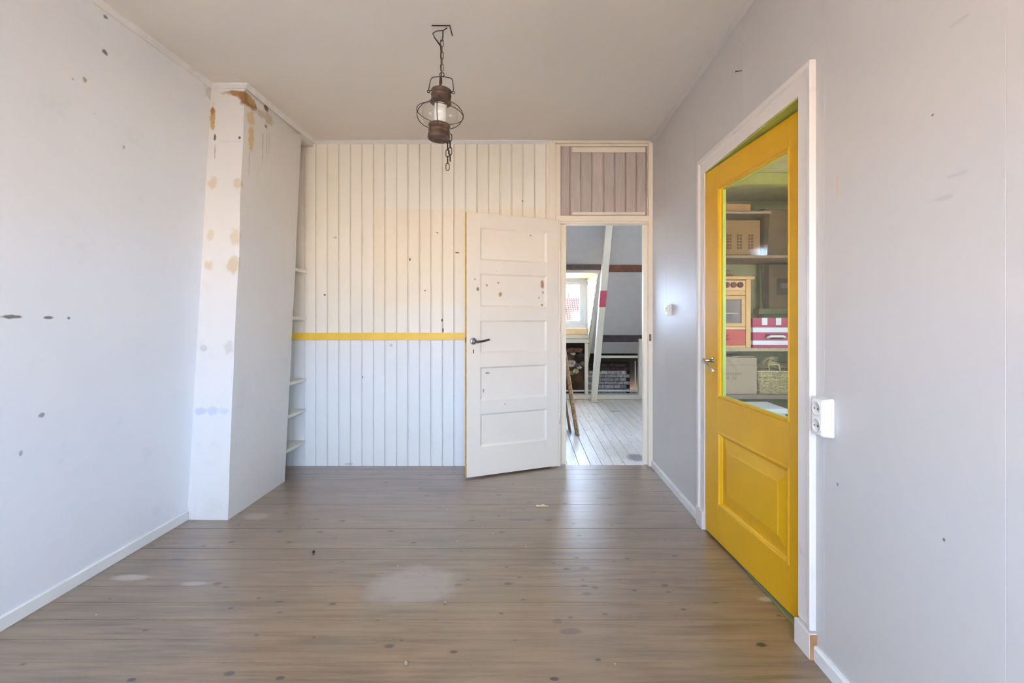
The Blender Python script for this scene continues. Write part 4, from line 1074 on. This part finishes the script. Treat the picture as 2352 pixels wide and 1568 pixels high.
for a in ((x0, x1, tz(687), z1), (x0, x1, z0, tz(742)), (x0, x0 + .026, tz(742), tz(687)), (x1 - .026, x1, tz(742), tz(687))):
    box('door_rail', a[0], a[1], .002, .018, a[2], a[3], wd, dr, .001)
box('door_window', x0 + .026, x1 - .026, .010, .014, tz(742), tz(687), ov, dr)
box('oven_rack', x0 + .03, x1 - .045, .006, .012, tz(719.8), tz(718.4), wl_, dr)
box('base_rail', xl + .034, xr - .034, .004, .03, 0, tz(793.5), wd, ts); box('cross_rail', xl + .034, xr - .034, .006, .03, tz(757), tz(751), wl_, ts)
dw = box('drawer', xl + .036, xr - .036, .003, .2, tz(793), tz(758), rd, ts, .001)
MB().lathe([(0, 0), (.010, 0), (.009, .008), (.018, .014), (.018, .02), (.010, .026), (0, .027)], 20, Matrix.Translation((tx(1672.5), .003, tz(775))) @ Matrix.Rotation(math.pi / 2, 4, 'X')).build('knob', rd, dw, True)
# flat straw hat / tray on the stove
bmx = bmesh.new(); bmesh.ops.create_uvsphere(bmx, u_segments=28, v_segments=14, radius=1)
for v in bmx.verts:
    v.co = Vector((v.co.x * .145, v.co.y * .11, max(v.co.z, -.55) * .042))
hat = MB().add(bmx).build('straw_hat', simple('brown_straw', lin(138, 116, 80), .8, .2, var=.3, scale=60, bump=.6, bscale=90), None, True)
hat.location = (1.295, PY + .15, tz(634) + ZS2 + .0232); tag(hat, 'flat brown straw hat lying on the toy stove', 'hat')

# striped box
sx = empty('striped_box', (PX(1737, 3.17), PY + .015, ZS2), math.radians(-3)); tag(sx, 'crimson storage box with white stripes and a handle', 'storage box')
cr = simple('crimson_card', lin(178, 60, 92), .5, .4, var=.05); wh = simple('stripe_white', lin(232, 236, 240), .5, .4, var=.02)
def bz_(y): return PZ(y, PY) - ZS2
box('body', 0, .34, 0, .30, 0, bz_(746), cr, sx, .002)
ld = box('lid', -.006, .346, -.008, .306, bz_(747), bz_(730), cr, sx, .002)
for a in (1756, 1787, 1818): box('lid_stripe', PX(a, PY) - PX(1737, PY), PX(a + 12, PY) - PX(1737, PY), -.0092, .3072, bz_(746), bz_(729.7), wh, ld)
box('stripe', -.0008, .3408, -.0010, .301, bz_(763), bz_(752), wh, sx); box('stripe', -.0008, .3408, -.0010, .301, bz_(792), bz_(782), wh, sx)
hx = PX(1787, PY) - PX(1737, PY)
hh = MB().tube([(hx - .055, -.003, bz_(775)), (hx - .052, -.022, bz_(774)), (hx - .04, -.028, bz_(772)), (hx + .04, -.028, bz_(772)), (hx + .052, -.022, bz_(774)), (hx + .055, -.003, bz_(775))], .008, seg=8).build('handle', wh, sx, True)
box('handle_plate', hx - .062, hx + .062, -.003, .001, bz_(779), bz_(767), simple('plate_maroon', lin(92, 40, 54), .5), sx)
# leaning carton with label behind the striped box
lc = empty('leaning_carton', (PX(1775, 3.42), 3.40, 1.235), math.radians(4)); tag(lc, 'dull brown carton with a dark label on the green ledge', 'carton')
lc.location.z = 1.2752
kb = simple('dull_cardboard', lin(136, 120, 92), .8, .2, var=.1); 
o = box('carton_body', 0, .24, .065, .13, 0, .32, kb, lc, .002)
box('label', .06, .17, .0635, .0655, .10, .22, simple('label_dark', lin(84, 72, 62), .6), lc)
box('label_text', .085, .145, .0625, .0640, .15, .185, simple('label_pale', lin(140, 130, 116), .6), lc)

# clear storage box with a picture insert
cb = empty('clear_storage_box', (1.18, PY + .03, ZS1)); tag(cb, 'clear plastic storage box holding a picture of a house with windows', 'storage box')
cl = glass_mat('clear_plastic', (.86, .84, .80, 1), rough=.08)
W1, H1 = PX(1762, 3.23) - 1.18, PZ(489, PY) - ZS1
mb = MB()
def wallq(x0, x1, y0, y1, X0, X1, Y0, Y1, h): mb.hexa([(x0, y0, 0), (x1, y0, 0), (x1, y1, 0), (x0, y1, 0), (X0, Y0, h), (X1, Y0, h), (X1, Y1, h), (X0, Y1, h)])
t_ = .003
wallq(0, W1, 0, t_, -.012, W1 + .012, -.012, -.012 + t_, H1); wallq(0, W1, .33 - t_, .33, -.012, W1 + .012, .342 - t_, .342, H1)
wallq(0, t_, 0, .33, -.012, -.012 + t_, -.012, .342, H1); wallq(W1 - t_, W1, 0, .33, W1 + .012 - t_, W1 + .012, -.012, .342, H1); mb.box(0, W1, 0, .33, 0, t_)
mb.build('tub', cl, cb)
box('lid', -.02, W1 + .02, -.02, .35, H1, H1 + .016, simple('cloudy_plastic', lin(176, 168, 154), .35, .5), cb, .004)
pc = box('picture_card', .02, PX(1746, 3.24) - 1.18, .012, .016, .012, PZ(503, PY) - ZS1, simple('picture_beige', lin(206, 178, 134), .5, .4), cb)
wr_ = simple('picture_windows', lin(132, 92, 72), .6)
for cxp in (1674, 1698, 1724):
    for r_ in range(5):
        for c_ in range(2):
            a = PX(cxp - 5 + c_ * 6.4, 3.24) - 1.18; zz = PZ(570 - r_ * 7.2, PY) - ZS1
            box('printed_window', a, a + .0145, .0112, .0121, zz, zz + .016, wr_, pc)
box('contents', .03, W1 - .04, .03, .30, .006, .10, simple('box_contents', lin(150, 130, 104), .8, var=.3), cb)
# boxes on top of the clear box
zt = ZS1 + H1 + .0165
tag(MB().box(PX(1669, 3.2), PX(1729, 3.2), PY + .03, PY + .25, zt, zt + .052, .002).build('game_box', simple('game_box_tan', lin(188, 150, 112), .6, var=.15)), 'flat tan game box on the clear storage box', 'box')
ub = empty('grey_carton', (PX(1733, 3.3), PY + .14, ZS1 + .0)); tag(ub, 'grey brown carton with open flap beside the clear storage box', 'carton')
gk = simple('grey_cardboard', lin(142, 124, 104), .8, .2, var=.1)
box('carton_body', .095, .34, .03, .150, 0, .345, gk, ub, .002)
box('flap', .085, .36, .02, .12, .347, .353, simple('flap_pale', lin(168, 152, 126), .7), ub)
# cardboard box
cd = empty('cardboard_box', (1.20, PY + .015, ZS3)); tag(cd, 'plain brown cardboard box with faint print on the lower pantry shelf', 'cardboard box')
ck_ = simple('brown_cardboard', lin(182, 158, 130), .8, .2, var=.06, scale=5); cw, chh = PX(1739, 3.215) - 1.20, PZ(821, 3.215) - ZS3
box('body', 0, cw, 0, .34, 0, chh, ck_, cd, .003)
box('tape', 0.0, cw, -.0012, .002, chh - .052, chh - .050, simple('carton_crease', lin(140, 116, 92), .8), cd)
box('flap', -.004, cw * .62, -.006, .17, chh + .0005, chh + .004, simple('flap_brown', lin(190, 168, 140), .8), cd)
box('flap', cw * .55, cw - .004, .02, .17, chh + .0045, chh + .008, simple('flap_brown_pale', lin(196, 174, 146), .8), cd)
pi_ = simple('faint_print', lin(156, 132, 108), .8)
for (a, r_) in ((0, 0), (1, 0), (2, 0), (3, 0), (4, 0), (5, 0), (6, 0), (7, 0), (0, 1), (1, 1), (2, 1), (4, 1), (5, 1)):
    box('print_stroke', .12 + a * .016, .131 + a * .016, -.0008, .001, chh * .52 - r_ * .028, chh * .52 + .018 - r_ * .028, pi_, cd)
# wicker basket
wkr = simple('wicker', lin(206, 188, 140), .7, .3, var=.25, scale=60)
bk = empty('wicker_basket', (PX(1750, 3.2), PY + .02, ZS3)); tag(bk, 'pale wicker basket with a hand hole on the lower pantry shelf', 'basket')
BW_, BD, BH = .34, .26, PZ(849, 3.22) - ZS3
def rect_pt(s_, z, amp, ph):
    f = 1 + .10 * z / BH; hw, hd = BW_ / 2 * f, BD / 2 * f; per = 4 * (hw + hd); d = (s_ % 1) * per
    wv = amp * math.sin(2 * math.pi * (s_ * 40) / 2 + ph)
    if d < 2 * hw: return (-hw + d + BW_ / 2, -hd + BD / 2 + wv, z)
    d -= 2 * hw
    if d < 2 * hd: return (hw + BW_ / 2 - wv, -hd + d + BD / 2, z)
    d -= 2 * hd
    if d < 2 * hw: return (hw - d + BW_ / 2, hd + BD / 2 - wv, z)
    d -= 2 * hw
    return (-hw + BW_ / 2 + wv, hd - d + BD / 2, z)
mb = MB(); nrow = 15
for r_ in range(nrow):
    z = .006 + r_ * (BH - .012) / (nrow - 1) * .86
    mb.tube([rect_pt(s_ / 120, z, .0045, math.pi * (r_ % 2)) for s_ in range(120)], .0042, True, 5)
w_o = mb.build('weave', wkr, bk, True); w_o['kind'] = 'stuff'
mb = MB()
for s_ in range(40): mb.tube([rect_pt((s_ + .5) / 40, 0, 0, 0), rect_pt((s_ + .5) / 40, BH * .93, 0, 0)], .0034, False, 5)
mb.build('stakes', wkr, bk, True)['kind'] = 'stuff'
MB().tube([rect_pt(s_ / 80, BH * .93, .004, 0) for s_ in range(80)], .007, True, 6).build('rim', wkr, bk, True)
for yy in (0,):
    MB().tube([rect_pt(.055, BH * .9, 0, 0), rect_pt(.05, BH * 1.25, 0, 0), rect_pt(.10, BH * 1.22, 0, 0), rect_pt(.11, BH * .92, 0, 0)], .006, False, 6).build('handle', wkr, bk, True)
MB().box(.02, BW_ - .02, .02, BD - .02, .003, .008).build('bottom', wkr, bk)
tag(MB().box(PX(1765, 3.25), PX(1765, 3.25) + .27, PY + .06, PY + .25, ZS3 + .0085, PZ(866, 3.3), .003).build('dark_pouch', simple('dark_blue_plastic', lin(52, 56, 68), .25, .5)), 'shiny dark pouch inside the wicker basket', 'pouch')
# bundle of raffia on basket and box
rb = MB()
for i in range(26):
    a = random.uniform(-.4, .9); L_ = random.uniform(.06, .13); sx_ = random.uniform(0, .05)
    p0_ = Vector((PX(1748, 3.25) + sx_, PY + .05 + random.uniform(0, .06), ZS3 + BH + .016 + random.uniform(0, .02)))
    rb.tube([p0_, p0_ + Vector((L_ * .5 * math.cos(a), 0, L_ * .35 * math.sin(a) + .015)), p0_ + Vector((L_ * math.cos(a), random.uniform(-.02, .02), L_ * .6 * math.sin(a)))], .003, False, 4)
o = rb.build('raffia_bundle', simple('raffia', lin(196, 176, 130), .8, .2, var=.3, scale=50)); tag(o, 'tangled pale raffia strands between cardboard box and basket', 'raffia', kind='stuff')
tag(MB().box(PX(1762, 3.32), 2.14, PY + .312, PY + .37, ZS3 + .001, PZ(835, 3.45), .002).build('wood_board', simple('pale_board', lin(190, 170, 128), .6)), 'pale board standing behind the wicker basket', 'board')
# white carton on the floor
wx = empty('white_carton', (1.38, 2.92, 0)); tag(wx, 'white carton standing on the pantry floor below the shelves', 'carton')
wc_ = simple('white_card', lin(220, 222, 222), .6, .3, var=.03)
box('carton_body', 0, .20, 0, .24, 0, PZ(933, 3.0) - .006, wc_, wx, .002); box('lid', -.006, .212, -.006, .246, PZ(933, 3.0) - .03, PZ(933, 3.0), wc_, wx, .002)
